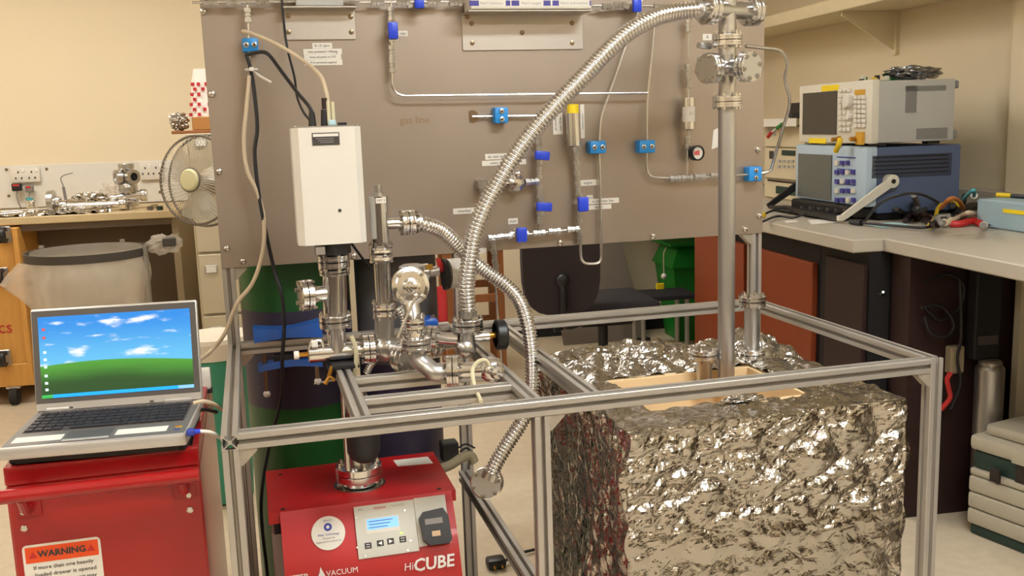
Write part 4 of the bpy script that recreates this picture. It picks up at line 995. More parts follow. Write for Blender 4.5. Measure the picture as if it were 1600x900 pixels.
# valve below it, with black knob
c = ay(731, 507, KY)
t = thing('knob_valve', 'vacuum valve with a black knob below the large hose', 'valve', ay(728, 560, KY))
flange_pair(t, c, Z_)
vb0 = ay(727, 552, KY); pipe(t, vb0, c, .0195, 'satin_steel', 'body'); M().ball(ay(727, 543, KY), .026).build('valve_bulb', 'satin_steel', t)
a, b = ay(733, 528, KY), ay(764, 524, KY); a.z = b.z = (a.z + b.z) / 2
pipe(t, a, b, .011, 'chrome', 'bonnet'); pipe(t, b, b + V3(.016, 0, 0), .007, 'brass', 'stem')
M().lathe(b + V3(.014, 0, 0), X_, [(0, .028), (.003, .035), (.022, .035), (.026, .03), (.026, .0)], 24, False).build('knob', 'black_plastic', t, 40)
a, b = ay(716, 530, KY), ay(676, 527, KY + .02); pipe(t, a, b, .014, 'chrome', 'side_arm'); flange_pair(t, b, b - a, R=.027, th=.01)
# ---------------- analyser head and its column
GY = .43
def sg(px, py, y=GY): return ay(px, py, y)
a, b, u_, d_ = sg(459, 290), sg(565, 287), sg(507, 199), sg(517, 378)
t = thing('gas_analyser', 'white gas analyser head standing on flanges in front of the steel board', 'gas analyser', (sg(520, 380).x, GY, d_.z))
ch = .014; x0, x1, y0, y1 = a.x, b.x, GY - .05, GY + .05
poly = [V3(x0 + ch, y0, d_.z), V3(x1 - ch, y0, d_.z), V3(x1, y0 + ch, d_.z), V3(x1, y1 - ch, d_.z), V3(x1 - ch, y1, d_.z), V3(x0 + ch, y1, d_.z), V3(x0, y1 - ch, d_.z), V3(x0, y0 + ch, d_.z)]
M().plate(poly, (0, 0, u_.z - d_.z)).build('case', 'white_coat', t)
M().plate([p + V3(0, 0, u_.z - d_.z) + (V3((x0 + x1) / 2, GY, p.z) - p) * .04 for p in poly], (0, 0, .003)).build('top_plate', 'alu_cut', t)
la, lb2 = ay(487, 208, y0), ay(531, 226, y0)
lb_o = M().box(la.x, lb2.x, y0 - .0012, y0 - .0002, lb2.z, la.z).build('rating_label', 'ink', t)
M().box(la.x + .002, lb2.x - .002, y0 - .0016, y0 - .0012, la.z - .008, la.z - .002).build('barcode', 'label_white', lb_o)
for i in range(3): M().box(la.x + .008 + .004 * i, lb2.x - .012, y0 - .0016, y0 - .0012, la.z - .0125 - i * .004, la.z - .0115 - i * .004).build('print_line', 'faint_ink', lb_o)
q = ay(531, 329, y0); M().cyl(q, q + V3(0, -.0008, 0), .0038, n=14).build('pin_hole', 'ink', t)
zt = u_.z + .003
for px, L, mm in ((488, .03, 'black_plastic'), (507, .034, 'black_plastic')):
    q = sg(px, 199); M().cyl((q.x, GY - .01, zt), (q.x, GY - .01, zt + L), .0085, .006, n=14).build('connector', mm, t)
for px, h_, mm in ((514, .052, 'cable_clear'), (521, .05, 'cable_clear')):
    q = sg(px, 199); M().cyl((q.x, GY - .014, zt), (q.x, GY - .014, zt + h_), .004, n=10).build('sleeve', mm, t)
q = sg(518, 199); M().box(q.x - .008, q.x + .008, GY - .03, GY - .016, zt, zt + .012, .002).build('jack', 'paper_blue', t)
q = sg(507, 172); M().cyl((q.x, GY - .01, zt + .035), (q.x, GY - .01, zt + .058), .006, n=12).build('connector', 'cab_brown', t)
q = sg(534, 198); M().box(q.x - .01, q.x + .008, GY - .03, GY - .01, zt, zt + .006).build('switch', 'black_plastic', t)
for px in (460, 556): q = sg(px, 199); M().lathe((q.x, GY - .03, zt), Z_, [(0, .004), (.002, .003)], 10).build('case_screw', 'bolt_steel', t)
cxg = sg(521, 400).x
a, b = sg(521, 380), sg(521, 396); M().cyl((cxg, GY, b.z), (cxg, GY, d_.z - .0005), .039, n=8).build('collar', 'black_plastic', t)
q = sg(497, 388); M().box(cxg - .04, cxg - .02, GY - .046, GY - .034, b.z + .004, d_.z - .004, .001).build('collar_plate', 'alu_cut', t)
# flanged tee below
t = thing('vacuum_tee', 'flanged vacuum tee under the white analyser head', 'vacuum tee', (cxg, GY, sg(522, 515).z))
flange_pair(t, (cxg, GY, sg(522, 408).z), Z_, th=.014); flange_pair(t, (cxg, GY, sg(522, 422).z - .004), Z_, R=.033, th=.006, bolts=False)
cb = sg(524, 501); pipe(t, (cb.x, GY, cb.z), (cxg, GY, sg(522, 425).z), .0265, 'chrome')
flange_pair(t, cb, Z_, R=.036)
a = sg(522, 457); a.x = (cb.x + cxg) / 2; pipe(t, a, a + V3(-.055, -.01, 0), .017, 'chrome', 'port'); flange_pair(t, a + V3(-.062, -.011, 0), V3(1, .18, 0), R=.034)
# angle valve lying on the beam end
t = thing('angle_valve', 'polished horizontal vacuum valve with a white knob end clamped to the beam', 'valve', sg(520, 575))
hzv = sg(510, 551); z_ = hzv.z
pipe(t, (cb.x, GY, z_), cb, .021, 'chrome', 'neck')
xl, xr = sg(481, 551).x, sg(556, 549).x
M().lathe((xl, GY, z_), X_, [(0, .016), (.002, .0195), (xr - xl, .0195)], 32).build('barrel', 'chrome', t)
M().cyl((sg(466, 551).x, GY, z_), (xl, GY, z_), .006, n=12).build('stem', 'brass', t); M().cyl((sg(459, 551).x, GY, z_), (sg(467, 551).x, GY, z_), .0095, n=14).build('end_knob', 'cable_white', t)
M().tube(crv([V3(xl + .002, GY - .012, z_ + .016), V3(xl + .01, GY - .014, z_ + .03), V3(cb.x - .035, GY - .014, z_ + .03), V3(cb.x - .03, GY - .012, z_ + .015)]), .0035, 8).build('position_switch', 'line_steel', t)
q = sg(490, 537); M().box(q.x - .006, q.x + .008, GY - .022, GY - .008, z_ + .018, z_ + .034, .002).build('switch_box', 'cable_white', t)
flange_pair(t, (sg(576, 548).x, GY, z_), X_, R=.033)
pipe(t, (xr, GY, z_), (sg(576, 548).x, GY, z_), .018, 'chrome', 'tail')
t2 = thing('rubber_clamp', 'black rubber saddle between the valve and the aluminium beam end', 'clamp', (X1 + _h, .415, H))
M().box(X1 - .012, X1 + .042, .395, .45, H + .0006, z_ - .0197, .004, 2).build('saddle', 'rubber', t2); M().box(X1 - .02, X1 + .05, .4, .445, H + .0006, H + .006, .001).build('foot', 'black_matte', t2)
P = [sg(549, 525, GY - .03), sg(556, 545, GY - .035), sg(556, 570, GY - .03), sg(552, 590, GY - .015)]
single('clear_hose', M().tube(crv(P), .005), 'cable_clear', 'short clear plastic strap hanging over the horizontal valve', 'strap', P[-1])
q = sg(515, 592, .40)
t = thing('wing_nut', 'small brass wing nut hanging below the horizontal valve', 'wing nut', q)
M().cyl(sg(519, 572, .40), sg(514, 588, .40), .0045, n=10).build('stem', 'brass', t); M().tube([sg(508, 600, .40), sg(515, 588, .40), sg(523, 594, .40)], .005, 8).build('wings', 'brass', t)
# four way cube in the middle
c = sg(601, 542); c.z = z_
t = thing('vacuum_cross', 'central six way vacuum cross low in the middle of the rig', 'vacuum cross', (c.x, GY, z_ - .05))
M().ball(c, .033).build('body', 'satin_steel', t)
pipe(t, (sg(577, 548).x, GY, z_), c, .019, 'satin_steel', 'port'); pipe(t, c, sg(600, 486), .022, 'satin_steel', 'port')
d = V3(.45, -.89, 0).normalized(); c1 = c + V3(.02, 0, -.004); pipe(t, c, c1 + d * .05, .02, 'satin_steel', 'port'); 
flange_pair(t, c1 + V3(.02, -.05, -.012), d, R=.036)
M().cyl(c1 + V3(.02, -.05, -.012) + d * .013, c1 + V3(.02, -.05, -.012) + d * .016, .03).build('blank', 'satin_steel', t)
# upright gauge column
def vz(px, py): return sg(px, py)
t = thing('gauge_column', 'upright polished valve column left of the second hose', 'vacuum column', vz(600, 487))
gx = vz(598, 440).x
fl = vz(600, 484); flange_pair(t, (gx, GY, fl.z), Z_, R=.026, th=.015, nb=6)
pipe(t, (gx, GY, fl.z), (gx, GY, vz(598, 396).z), .0185, 'chrome')
flange_pair(t, (gx, GY, vz(599, 395).z), Z_, R=.026, th=.016)
bt = vz(594, 308); M().cyl((gx, GY, vz(598, 384).z), (gx, GY, bt.z), .0205, n=28).build('body', 'chrome', t)
M().cyl((gx, GY, bt.z), (gx, GY, bt.z + .003), .023, n=28).build('top_rim', 'chrome', t)
M().lathe((gx, GY, bt.z + .003), Z_, [(0, .011), (.006, .011), (.007, .008), (.014, .0085), (.024, .0085)], 8).build('top_nut', 'satin_steel', t, 20)
q = vz(596, 312); M().box(gx - .008, gx + .014, GY - .0225, GY - .0195, q.z - .006, q.z + .006).build('label', 'label_white', t); text('VAT 3', .007, (gx + .003, GY - .0228, q.z), X_, Z_, 'ink', t)
a, b = vz(604, 348), vz(630, 348); a.z = b.z; pipe(t, (gx, GY, b.z), b, .0125, 'chrome', 'port')
HS2 = vz(638, 350); flange_pair(t, V3(HS2.x, GY, b.z), X_, R=.027, th=.014)
# second hose
pz = b.z
pts2 = [V3(HS2.x + .014, GY, pz)] + [ay(x, y, yy) for x, y, yy in ((664, 351, .43), (690, 361, .45), (714, 383, .47), (737, 406, .48), (762, 426, .48), (790, 446, .46), (812, 471, .43), (824, 505, .40), (830, 545, .38), (832, 590, .36), (828, 632, .34), (812, 664, .33), (794, 692, .33), (776, 722, .33), (768, 740, .33))]
t = thing('flexible_hose', 'thinner corrugated steel hose looping down behind the front rail to a blank flange', 'hose', pts2[-1])
M().hose(pts2, .0176, .008, .0042).build('bellows', 'chrome', t, 60)
M().cyl(pts2[0] - V3(.006, 0, 0), pts2[0] + V3(.016, 0, 0), .0175).build('cuff', 'satin_steel', t)
e = pts2[-1]; dd = (pts2[-1] - pts2[-2]).normalized(); dn = (CAM - e).normalized() * .9 + V3(-.2, 0, -.1); dn.normalize()
pc = ay(763, 757, .325)
M().cyl(e - dd * .004, e + dd * .014, .021).build('cuff', 'satin_steel', t)
flange_pair(t, pc + V3(0, .012, 0), dn, R=.036)
M().cyl(pc + V3(0, .012, 0) - dn * .014, pc + V3(0, .02, 0) - dn * .03, .02).build('end_tube', 'satin_steel', t)
M().cyl(pc + V3(0, .012, 0) + dn * .0128, pc + V3(0, .012, 0) + dn * .0135, .0335, n=32).build('blank', 'tube_steel', t)
# right angle valve with round bonnet and wire handle
c = ay(641, 447, .31); dv = (CAM - c); dv.z = 0; dv.normalize(); dv = (dv + V3(.25, 0, .12)).normalized()
t = thing('bonnet_valve', 'round faced vacuum valve with a long wire lever', 'valve', ay(646, 520, .31))
M().lathe(c - dv * .03, dv, [(0, .03), (.02, .03), (.0202, .041), (.033, .041), (.0335, .037), (.037, .031), (.0375, .018), (.05, .016), (.0505, .013), (.066, .013), (.0665, .0095), (.078, .009), (.079, .005)], 32).build('bonnet', 'chrome', t, 25)
e1, e2, _ = _frame(dv); bm = bolt_mesh(.014)
for k in range(4): an = PI / 4 + k * PI / 2; inst(bm, t, along(c + (e1 * math.cos(an) + e2 * math.sin(an)) * .035, dv), 'bolt')
hp = c + dv * .048
a = ay(650, 462, (c + dv * .05).y); b = ay(621, 528, (c + dv * .05).y); pipe(t, a, b, .003, 'line_steel', 'lever', 8); M().ball(a, .006).build('lever_joint', 'chrome', t)
tp = ay(643, 419, .34); M().lathe(tp + V3(0, 0, -.03), Z_, [(0, .02), (.02, .02), (.022, .027), (.034, .027), (.038, .02)], 26).build('top_port', 'satin_steel', t)
a = c - dv * .02; b = ay(648, 505, .3); pipe(t, a, b, .017, 'satin_steel', 'body')
flange_pair(t, b, Z_, R=.0215, th=.013)
b2 = ay(650, 536, .29); pipe(t, b2, b, .014, 'chrome', 'neck'); flange_pair(t, b2, Z_, R=.032)
P = [ay(622 + 4 * math.sin(0), 480, .40), ay(630, 492, .40), ay(634, 505, .40), ay(637, 520, .40)]
single('bellows_tube', M().hose(P, .0115, .0066, .004, 14), 'chrome', 'short coiled bellows tube beside the round faced valve', 'bellows', P[-1], smooth=60)
P = [ay(586, 560, .42), ay(578, 572, .42), ay(572, 584, .42)]
single('bellows_tube', M().hose(P, .009, .0066, .003, 14), 'chrome', 'short coiled bellows tube below the central cross', 'bellows', P[-1], smooth=60)
# elbow and horizontal arm with ball end
t = thing('elbow_pipe', 'grey steel elbow leading to a horizontal flanged arm above the front rail', 'elbow', ay(690, 590, .27))
E0 = b2 - V3(0, 0, .014); E1 = ay(694, 580, .262)
P = crv([E0, E0 + V3(.002, -.002, -.02), (E0 + E1) / 2 + V3(-.008, 0, -.012), E1 + V3(-.02, 0, .0), E1], 8)
M().tube(P, .0195, 24).build('bend', 'tube_steel', t)
ar = (ay(750, 573, .245) - E1); ar.z = 0; ar.normalize()
flange_pair(t, E1 + ar * .018, ar, R=.034)
pipe(t, E1 + ar * .02, E1 + ar * .085, .017, 'chrome', 'arm')
E2 = E1 + ar * .1
M().ball(E2, .028).build('valve_ball', 'chrome', t); kd = (CAM - E2).normalized(); kd = (kd + V3(.35, 0, -.2)).normalized()
M().lathe(E2 + kd * .02, kd, [(0, .014), (.01, .016), (.016, .014), (.024, .014), (.03, .008), (.031, 0)], 22, False).build('end_knob', 'chrome', t)
P = [ay(743, 620, .14), ay(740, 600, .22), ay(738, 580, .27), ay(744, 566, .29), ay(757, 563, .29), ay(764, 570, .29)]
P = [ay(752, 628, .1), ay(742, 604, .17), ay(738, 580, .21), ay(746, 566, .215), ay(758, 563, .215), ay(764, 572, .22)]
single('clear_hose', M().tube(crv(P), .0045), 'cable_clear', 'clear plastic tube looping over the ball ended arm', 'tube', P[0])
# background pieces between the middle valves
c = ay(675, 540, .47); t = thing('vacuum_flange', 'dark flanged joint behind the elbow', 'flange', c - V3(0, 0, .03)); flange_pair(t, c, V3(.9, .3, 0), R=.03); pipe(t, c - V3(.06, .02, 0), c + V3(.05, .02, 0), .016, 'satin_steel')
# gauge head with red lever
c = ay(700, 428, .56)
t = thing('gauge_head', 'white drum gauge with a black rim and red flag by the second hose', 'gauge', c - V3(0, 0, .05))
M().cyl(c + V3(-.002, 0, 0), c + V3(.045, .01, 0), .036, n=28).build('drum', 'white_coat', t); M().cyl(c + V3(-.012, 0, 0), c + V3(-.003, 0, 0), .038, n=28).build('rim', 'black_plastic', t)
p0 = ay(681, 403, .555); p1 = ay(692, 423, .555); M().plate([p0, p0 + V3(.012, 0, -.004), p1 + V3(.006, 0, 0), p1 + V3(-.01, 0, -.006)], (0, .004, 0)).build('red_flag', 'red_wire', t)
a = ay(676, 424, .56); M().lathe(a + V3(-.035, 0, 0), X_, [(0, .012), (.006, .02), (.024, .02), (.028, .012), (.05, .012)], 20).build('coupling', 'satin_steel', t); q = ay(671, 417, .54); M().box(q.x - .008, q.x + .008, q.y - .002, q.y + .002, q.z - .006, q.z + .006).build('yellow_tag', 'gold_tab', t)
pipe(t, a + V3(-.035, 0, 0), ay(640, 432, .45), .011, 'satin_steel', 'tail')
# ---------------- gas cylinders behind the frame
def bottle(x, y, r, bands, top, label):
    t = thing('gas_cylinder', label, 'gas cylinder', (x, y, 0)); z = .0
    for i, (z0, z1, mm) in enumerate(bands):
        prof = [(z0, r), (z1, r)] if i else [(0, r * .9), (.02, r), (z1, r)]
        if i == len(bands) - 1: prof += [(z1 + r * .35, r * .93), (z1 + r * .7, r * .7), (z1 + r * .95, r * .36), (z1 + r * 1.1, r * .25)]
        M().lathe((x, y, 0), Z_, prof, 48).build('band' if i else 'foot_band', mm, t)
    M().cyl((x, y, bands[-1][1] + r * 1.1), (x, y, bands[-1][1] + r * 1.1 + .09), .02).build('valve_stem', 'brass', t); M().lathe((x, y, bands[-1][1] + r * 1.1 + .09), Z_, [(0, .03), (.02, .03)], 12).build('valve_wheel', 'black_plastic', t)
zz1, zz2 = ay(440, 487, .86).z, ay(440, 640, .86).z
bottle(.181, .99, .147, [(0, zz2, 'cyl_green'), (zz2, zz1, 'cyl_purple'), (zz1, 1.3, 'cyl_green')], 0, 'large gas cylinder banded green and dark purple at the left of the frame')
bottle(.452, .95, .112, [(0, .74, 'cyl_purple'), (.74, 1.3, 'cyl_grey')], 0, 'grey and dark purple gas cylinder next to the green banded one')
q = ay(690, 447, .815); q2 = ay(690, 503, .815)
t = thing('red_tube', 'red warning strip tag with a white foot hanging behind the rail', 'tag', q2)
M().box(q.x - .013, q.x + .013, .812, .818, q2.z, q.z, .002).build('strip', 'red_wire', t); M().box(q.x - .015, q.x + .015, .81, .82, q2.z - .012, q2.z - .0005, .002).build('foot', 'white_coat', t)
# blue cylinder clamps on the back rail
def rail_clamp(px0, py0, px1, py1, label):
    y0 = FD - S_ - .006; a, b = ay(px0, py0, y0), ay(px1, py1, y0)
    t = thing('rail_clamp', label, 'clamp', ((a.x + b.x) / 2, FD - _h, H - .08))
    n = 14; m = M(); zb = H + .0006
    for zt_f, y_ in ((0, y0 - .012), (1, FD + .02)):
        pass
    top = []; bot = []
    for i in range(n + 1):
        k = i / n; x_ = a.x + (b.x - a.x) * k; th = .02 + .012 * abs(2 * k - 1) ** 1.5; top.append(V3(x_, y0 - .012, zb + .008 + th + .006 * k)); bot.append(V3(x_, y0 - .012, zb + .008 - .007 * abs(2 * k - 1)))
    m.plate(bot + top[::-1], (0, .045, 0)).build('upper_jaw', 'clamp_paint', t)
    lz = H - S_ - .04
    top = []; bot = []
    for i in range(n + 1):
        k = i / n; x_ = a.x + .004 + (b.x - a.x - .008) * k; s_ = .008 * math.sin(PI * k); top.append(V3(x_, y0 - .006, lz + .012 + s_)); bot.append(V3(x_, y0 - .006, lz - .006 + s_))
    M().plate(bot + top[::-1], (0, .036, 0)).build('lower_jaw', 'clamp_paint', t)
    for x_, L in ((a.x + .022, .065), (b.x - .018, .045)):
        s1 = M().cyl((x_, y0 + .005, lz - L), (x_, y0 + .005, H - S_ - .002), .0055, n=10).build('screw', 'dull_bolt', t); M().ball((x_, y0 + .005, lz - L), .0095).build('screw_ball', 'cable_white', s1)
    x_ = b.x - .018; M().cyl((x_ - .01, y0 + .002, lz - .05), (x_ + .06, y0 - .004, lz - .042), .003, n=8).build('tommy_bar', 'line_steel', t)
    M().box((a.x + b.x) / 2 - .04, (a.x + b.x) / 2 + .02, y0 - .004, y0 + .02, lz + .014, H - S_ - .006, .004).build('spacer', 'black_plastic', t)
rail_clamp(396, 524, 503, 518, 'blue painted clamp on the back rail by the green banded cylinder')
a, b = ay(663, 500, FD - .04), ay(684, 500, FD - .04)
t = thing('rail_clamp', 'small blue clamp end on the back rail beside the red strip', 'clamp', (a.x, FD - _h, H)); M().box(a.x - .02, b.x, FD - .05, FD + .02, H + .0008, H + .025, .006, 2).build('jaw', 'clamp_paint', t); M().cyl((b.x - .012, FD - .03, H + .025), (b.x - .012, FD - .03, H + .034), .006, n=6).build('nut', 'bolt_steel', t)
# ================================================================== FOIL BOX
FX0, FX1, FY0, FY1, FZ = .777, 1.438, .062, .74, .75
OX0, OX1, OY0, OY1 = .885, 1.27, .19, .47
t = thing('foil_box', 'large insulated box wrapped in crumpled aluminium foil', 'box', ((FX0 + FX1) / 2, (FY0 + FY1) / 2, 0))
def crumpled(p, nrm):
    front_low = max(0, min(1, (.53 + .03 * noise.noise(V3(p.x * 5, 0, 1)) - p.z) / .02)) if abs(nrm.y) > .5 else 0
    left = abs(nrm.x) > .5
    k = V3(p.x * (1 if not left else 1.), p.y * (1.7 if left else 1), p.z * (1 if not left else .45))
    d = noise.noise_vector(k * 6) * .010
    kk = k + noise.noise_vector(k * 9) * .03
    f1 = noise.voronoi(V3(kk.x * 10 + kk.z * 4, kk.y * 10, kk.z * 13 - kk.x * 4))[0]; f2 = noise.voronoi(V3(kk.x * 19 - kk.z * 9, kk.y * 22, kk.z * 27) + V3(3, 1, 7))[0]
    s_ = (f1[1] - f1[0]) * .026 + (f2[1] - f2[0]) * .012
    r = abs(noise.noise(V3(k.x * 30 + k.z * 12, k.y * 30, k.z * 34) + V3(9, 2, 4))) * .006
    amp = 1 - .68 * front_low
    if nrm.z > .5:
        back = max(0, min(1, (p.y - OY1 + .02) / .1)); amp = .7 + .75 * back; s_ += back * .018 * (.6 + noise.noise(V3(p.x * 9, p.y * 16, 2)))
    if front_low: s_ += .004 * math.sin(p.z * 95 + 2.2 * noise.noise(V3(p.x * 3, 0, p.z * 6))) * front_low
    return d * amp + nrm * ((s_ + r - .012) * amp)
b = bmesh.new(); st = .0052; GR = {}
def gv(x, y, z):
    k = (round(x, 4), round(y, 4), round(z, 4))
    if k not in GR: GR[k] = [b.verts.new((x, y, z)), Vector((0, 0, 0))]
    return GR[k]
def lin(a, c): n = max(1, round((c - a) / st)); return [a + (c - a) * i / n for i in range(n + 1)]
def spans(vals): return [v for i, s_ in enumerate(vals[:-1]) for v in lin(s_, vals[i + 1])[:-1]] + [vals[-1]]
XS, YS, ZS = spans([FX0, OX0, OX1, FX1]), spans([FY0, OY0, OY1, FY1]), spans([0, .3, FZ - .06, FZ])
ZS = [0, .05, .1, .15, .2, .24] + [z for z in ZS if z > .27]
def quad(q, n):
    for e in q: e[1] += n
    b.faces.new([e[0] for e in q])
for i in range(len(XS) - 1):
    for k in range(len(ZS) - 1):
        quad([gv(XS[i], FY0, ZS[k]), gv(XS[i + 1], FY0, ZS[k]), gv(XS[i + 1], FY0, ZS[k + 1]), gv(XS[i], FY0, ZS[k + 1])], -Y_)
    for j in range(len(YS) - 1):
        if OX0 - 1e-6 <= XS[i] < OX1 - 1e-6 and OY0 - 1e-6 <= YS[j] < OY1 - 1e-6: continue
        quad([gv(XS[i], YS[j], FZ), gv(XS[i + 1], YS[j], FZ), gv(XS[i + 1], YS[j + 1], FZ), gv(XS[i], YS[j + 1], FZ)], Z_)
for j in range(len(YS) - 1):
    for k in range(len(ZS) - 1):
        quad([gv(FX0, YS[j], ZS[k]), gv(FX0, YS[j + 1], ZS[k]), gv(FX0, YS[j + 1], ZS[k + 1]), gv(FX0, YS[j], ZS[k + 1])], -X_)
XC = XS[::3] if (len(XS) - 1) % 3 == 0 else XS
for k in range(len(ZS) - 1):
    for j in range(len(YS) - 1): quad([gv(FX1, YS[j], ZS[k]), gv(FX1, YS[j + 1], ZS[k]), gv(FX1, YS[j + 1], ZS[k + 1]), gv(FX1, YS[j], ZS[k + 1])], X_)
for v, nsum in GR.values():
    n = nsum.normalized(); p = v.co.copy(); w_ = 1.
    if p.z < .02: w_ = 0
    mx = max(((abs(n.x), X_ * (1 if n.x > 0 else -1)), (abs(n.y), Y_ * (1 if n.y > 0 else -1)), (abs(n.z), Z_)), key=lambda q: q[0])[1]
    dsp = crumpled(p, mx) * w_
    v.co = p + (dsp if mx.dot(n) > .9 else dsp * .4 - n * .004)
b.faces.ensure_lookup_table()
m = M(); m.bm(b); b.free()
m.build('foil_wrap', 'foil', t, 0)
M().plate([V3(FX0 + .01, FY1 - .012, 0), V3(FX1 - .01, FY1 - .012, 0), V3(FX1 - .01, FY1 - .012, FZ - .012), V3(FX0 + .01, FY1 - .012, FZ - .012)], (0, .01, 0)).build('back_board', 'foil_soft', t)
iz = .5
for nm, bb in (('liner_wall', (OX0 - .02, OX1 + .02, OY1 - .006, OY1 + .014)), ('liner_wall', (OX0 - .02, OX1 + .02, OY0 - .014, OY0 + .006)), ('liner_wall', (OX0 - .016, OX0 + .004, OY0 + .0065, OY1 - .0065)), ('liner_wall', (OX1 - .004, OX1 + .016, OY0 + .0065, OY1 - .0065))):
    M().box(bb[0], bb[1], bb[2], bb[3], iz, FZ - .008, .001).build(nm, 'liner_cream', t)
M().box(OX0 - .02, OX1 + .02, OY0 - .014, OY1 + .014, iz - .02, iz - .0005).build('liner_floor', 'liner_cream', t)
q = az(1160, 622, FZ + .006); crumple(q, .03, (1.6, .6, .25), 4, .3).build('foil_lip', 'foil', t, 12)
# ================================================================== TURBO PUMP STATION
GX0, GX1, GYF, GYB, GZ = .068, .472, .325, .60, .57
t = thing('pump_station', 'red vacuum pump station with a display on its sloping front', 'pump', ((GX0 + GX1) / 2, .45, 0))
def slope_y(z): return GYF - .55 * (GZ - z)
BX0, BX1 = GX0 + .024, GX1 - .008
M().box(GX0 + .004, GX1 - .002, GYF + .02, GYB - .004, .03, GZ - .05, .004).build('chassis', 'pump_grey', t)
M().box(GX0 + .01, GX1 - .006, GYF + .004, GYB - .01, GZ - .05, GZ - .025).build('dark_gap', 'black_matte', t)
m = M(); pr = [(GYB, GZ), (GYF, GZ), (GYF, GZ - .025), (GYB, GZ - .025)]; m.plate([V3(GX0, y, z) for y, z in pr], (GX1 + .002 - GX0, 0, 0)).build('hood', 'pump_top', t)
zs = [(GYF - .0005, GZ + .0005)] + [(slope_y(GZ - .0225 * i) - .008 * math.sin(PI * min(1, i / 7)), GZ - .0225 * i) for i in range(1, 8)] + [(slope_y(.40) - .004, .39), (slope_y(.40), .06), (GYF + .015, .06), (GYF + .015, GZ - .026), (GYF - .0005, GZ - .02)]
M().plate([V3(BX0, y, z) for y, z in zs], (BX1 - BX0, 0, 0)).build('front_bezel', 'pump_red', t, 25)
def on(px, py, lift=.0):
    """Meets the sloping front."""
    q = _ray(px, py); n = V3(0, 1, -.55).normalized(); d = n.dot(V3(0, GYF - .0095, GZ)); k = (d - n.dot(CAM)) / n.dot(q); return CAM + q * k - n * lift
nS = V3(0, -1, .55).normalized(); yS = V3(0, .55, 1).normalized()
def slab(x0, x1, s0, s1, lift, th, name, mm, parent, o):
    return M().plate([o + X_ * a + yS * c + nS * lift for a, c in ((x0, s0), (x1, s0), (x1, s1), (x0, s1))], nS * th).build(name, mm, parent)
o = on(627, 824); 
def lxy(px, py): q = on(px, py) - o; return q.x, q.dot(yS)
(xa, _), (xb, _), (_, st_), (_, sb_) = lxy(556, 830), lxy(650, 820), lxy(605, 786), lxy(605, 868)
cp = slab(xa, xb, sb_, st_, .001, .003, 'control_panel', 'panel_grey', t, o)
xc, _ = lxy(700, 815); rp = slab(xb + .001, xc, sb_ + .008, st_ + .002, .001, .003, 'side_panel', 'panel_grey', t, o)
c1 = lxy(574, 829); c2 = lxy(621, 806)
slab(c1[0] - .003, c2[0] + .002, c1[1] - .008, c2[1] + .003, .004, .0006, 'display_frame', 'inst_cream', cp, o); dl = slab(c1[0], c2[0], c1[1], c2[1], .0046, .0006, 'display_glass', 'lcd', cp, o)
for i in range(3): slab(c1[0] + .004, c2[0] - .012 - .006 * i, c2[1] - .006 - .0065 * i, c2[1] - .0045 - .0065 * i, .0053, .0003, 'display_text', 'blue_ink', dl, o)
for px, py, sym in ((575, 853, '?'), (594, 849, '<'), (610, 846, '>'), (629, 843, '=')):
    x_, y_ = lxy(px, py); k = slab(x_ - .0072, x_ + .0072, y_ - .0062, y_ + .0062, .004, .0012, 'button', 'ink', cp, o)
    if sym in '<>':
        s_ = -1 if sym == '<' else 1; M().plate([o + X_ * (x_ + a * s_) + yS * (y_ + c) + nS * .0053 for a, c in ((-.0035, -.004), (.0045, 0), (-.0035, .004))], nS * .0003).build('arrow', 'white_ink', k)
    else:
        for j in (-1, 1): slab(x_ - .004, x_ + .004, y_ + j * .0025 - .0006, y_ + j * .0025 + .0006, .0053, .0003, 'mark', 'white_ink', k, o)
x_, y_ = lxy(627, 833); slab(x_ - .003, x_ + .003, y_ - .0012, y_ + .0012, .004, .001, 'status_light', 'led_green', cp, o)
for px, py in ((557, 809), (632, 798), (641, 845), (571, 869), (637, 860), (558, 856)): x_, y_ = lxy(px, py); M().lathe(o + X_ * x_ + yS * y_ + nS * .004, nS, [(0, .0026), (.0012, .002)], 10).build('panel_screw', 'bolt_steel', cp)
x_, y_ = lxy(593, 794); text('PFEIFFER', .0072, o + X_ * x_ + yS * y_ + nS * .0042, X_, yS, 'red_wire', cp); x_, y_ = lxy(618, 790); text('VACUUM', .0068, o + X_ * (x_ + .004) + yS * y_ + nS * .0042, X_, yS, 'faint_ink', cp)
x_, y_ = lxy(563, 797); text('DCU', .005, o + X_ * x_ + yS * y_ + nS * .0042, X_, yS, 'ink', cp)
# handheld black gauge display
hx, hy = lxy(677, 825)
pol = [(-.03, .022), (-.022, .034), (.022, .038), (.032, .02), (.034, -.03), (.028, -.038), (-.014, -.038), (-.026, -.026)]
hp_ = M().plate([o + X_ * (hx + a) + yS * (hy + c) + nS * .004 for a, c in pol], nS * .022).build('handset', 'black_plastic', rp)
slab(hx - .02, hx + .018, hy + .006, hy + .018, .0262, .0006, 'handset_window', 'laptop_grey', hp_, o); slab(hx - .008, hx + .01, hy - .02, hy - .009, .0262, .0008, 'handset_button', 'dull_bolt', hp_, o)
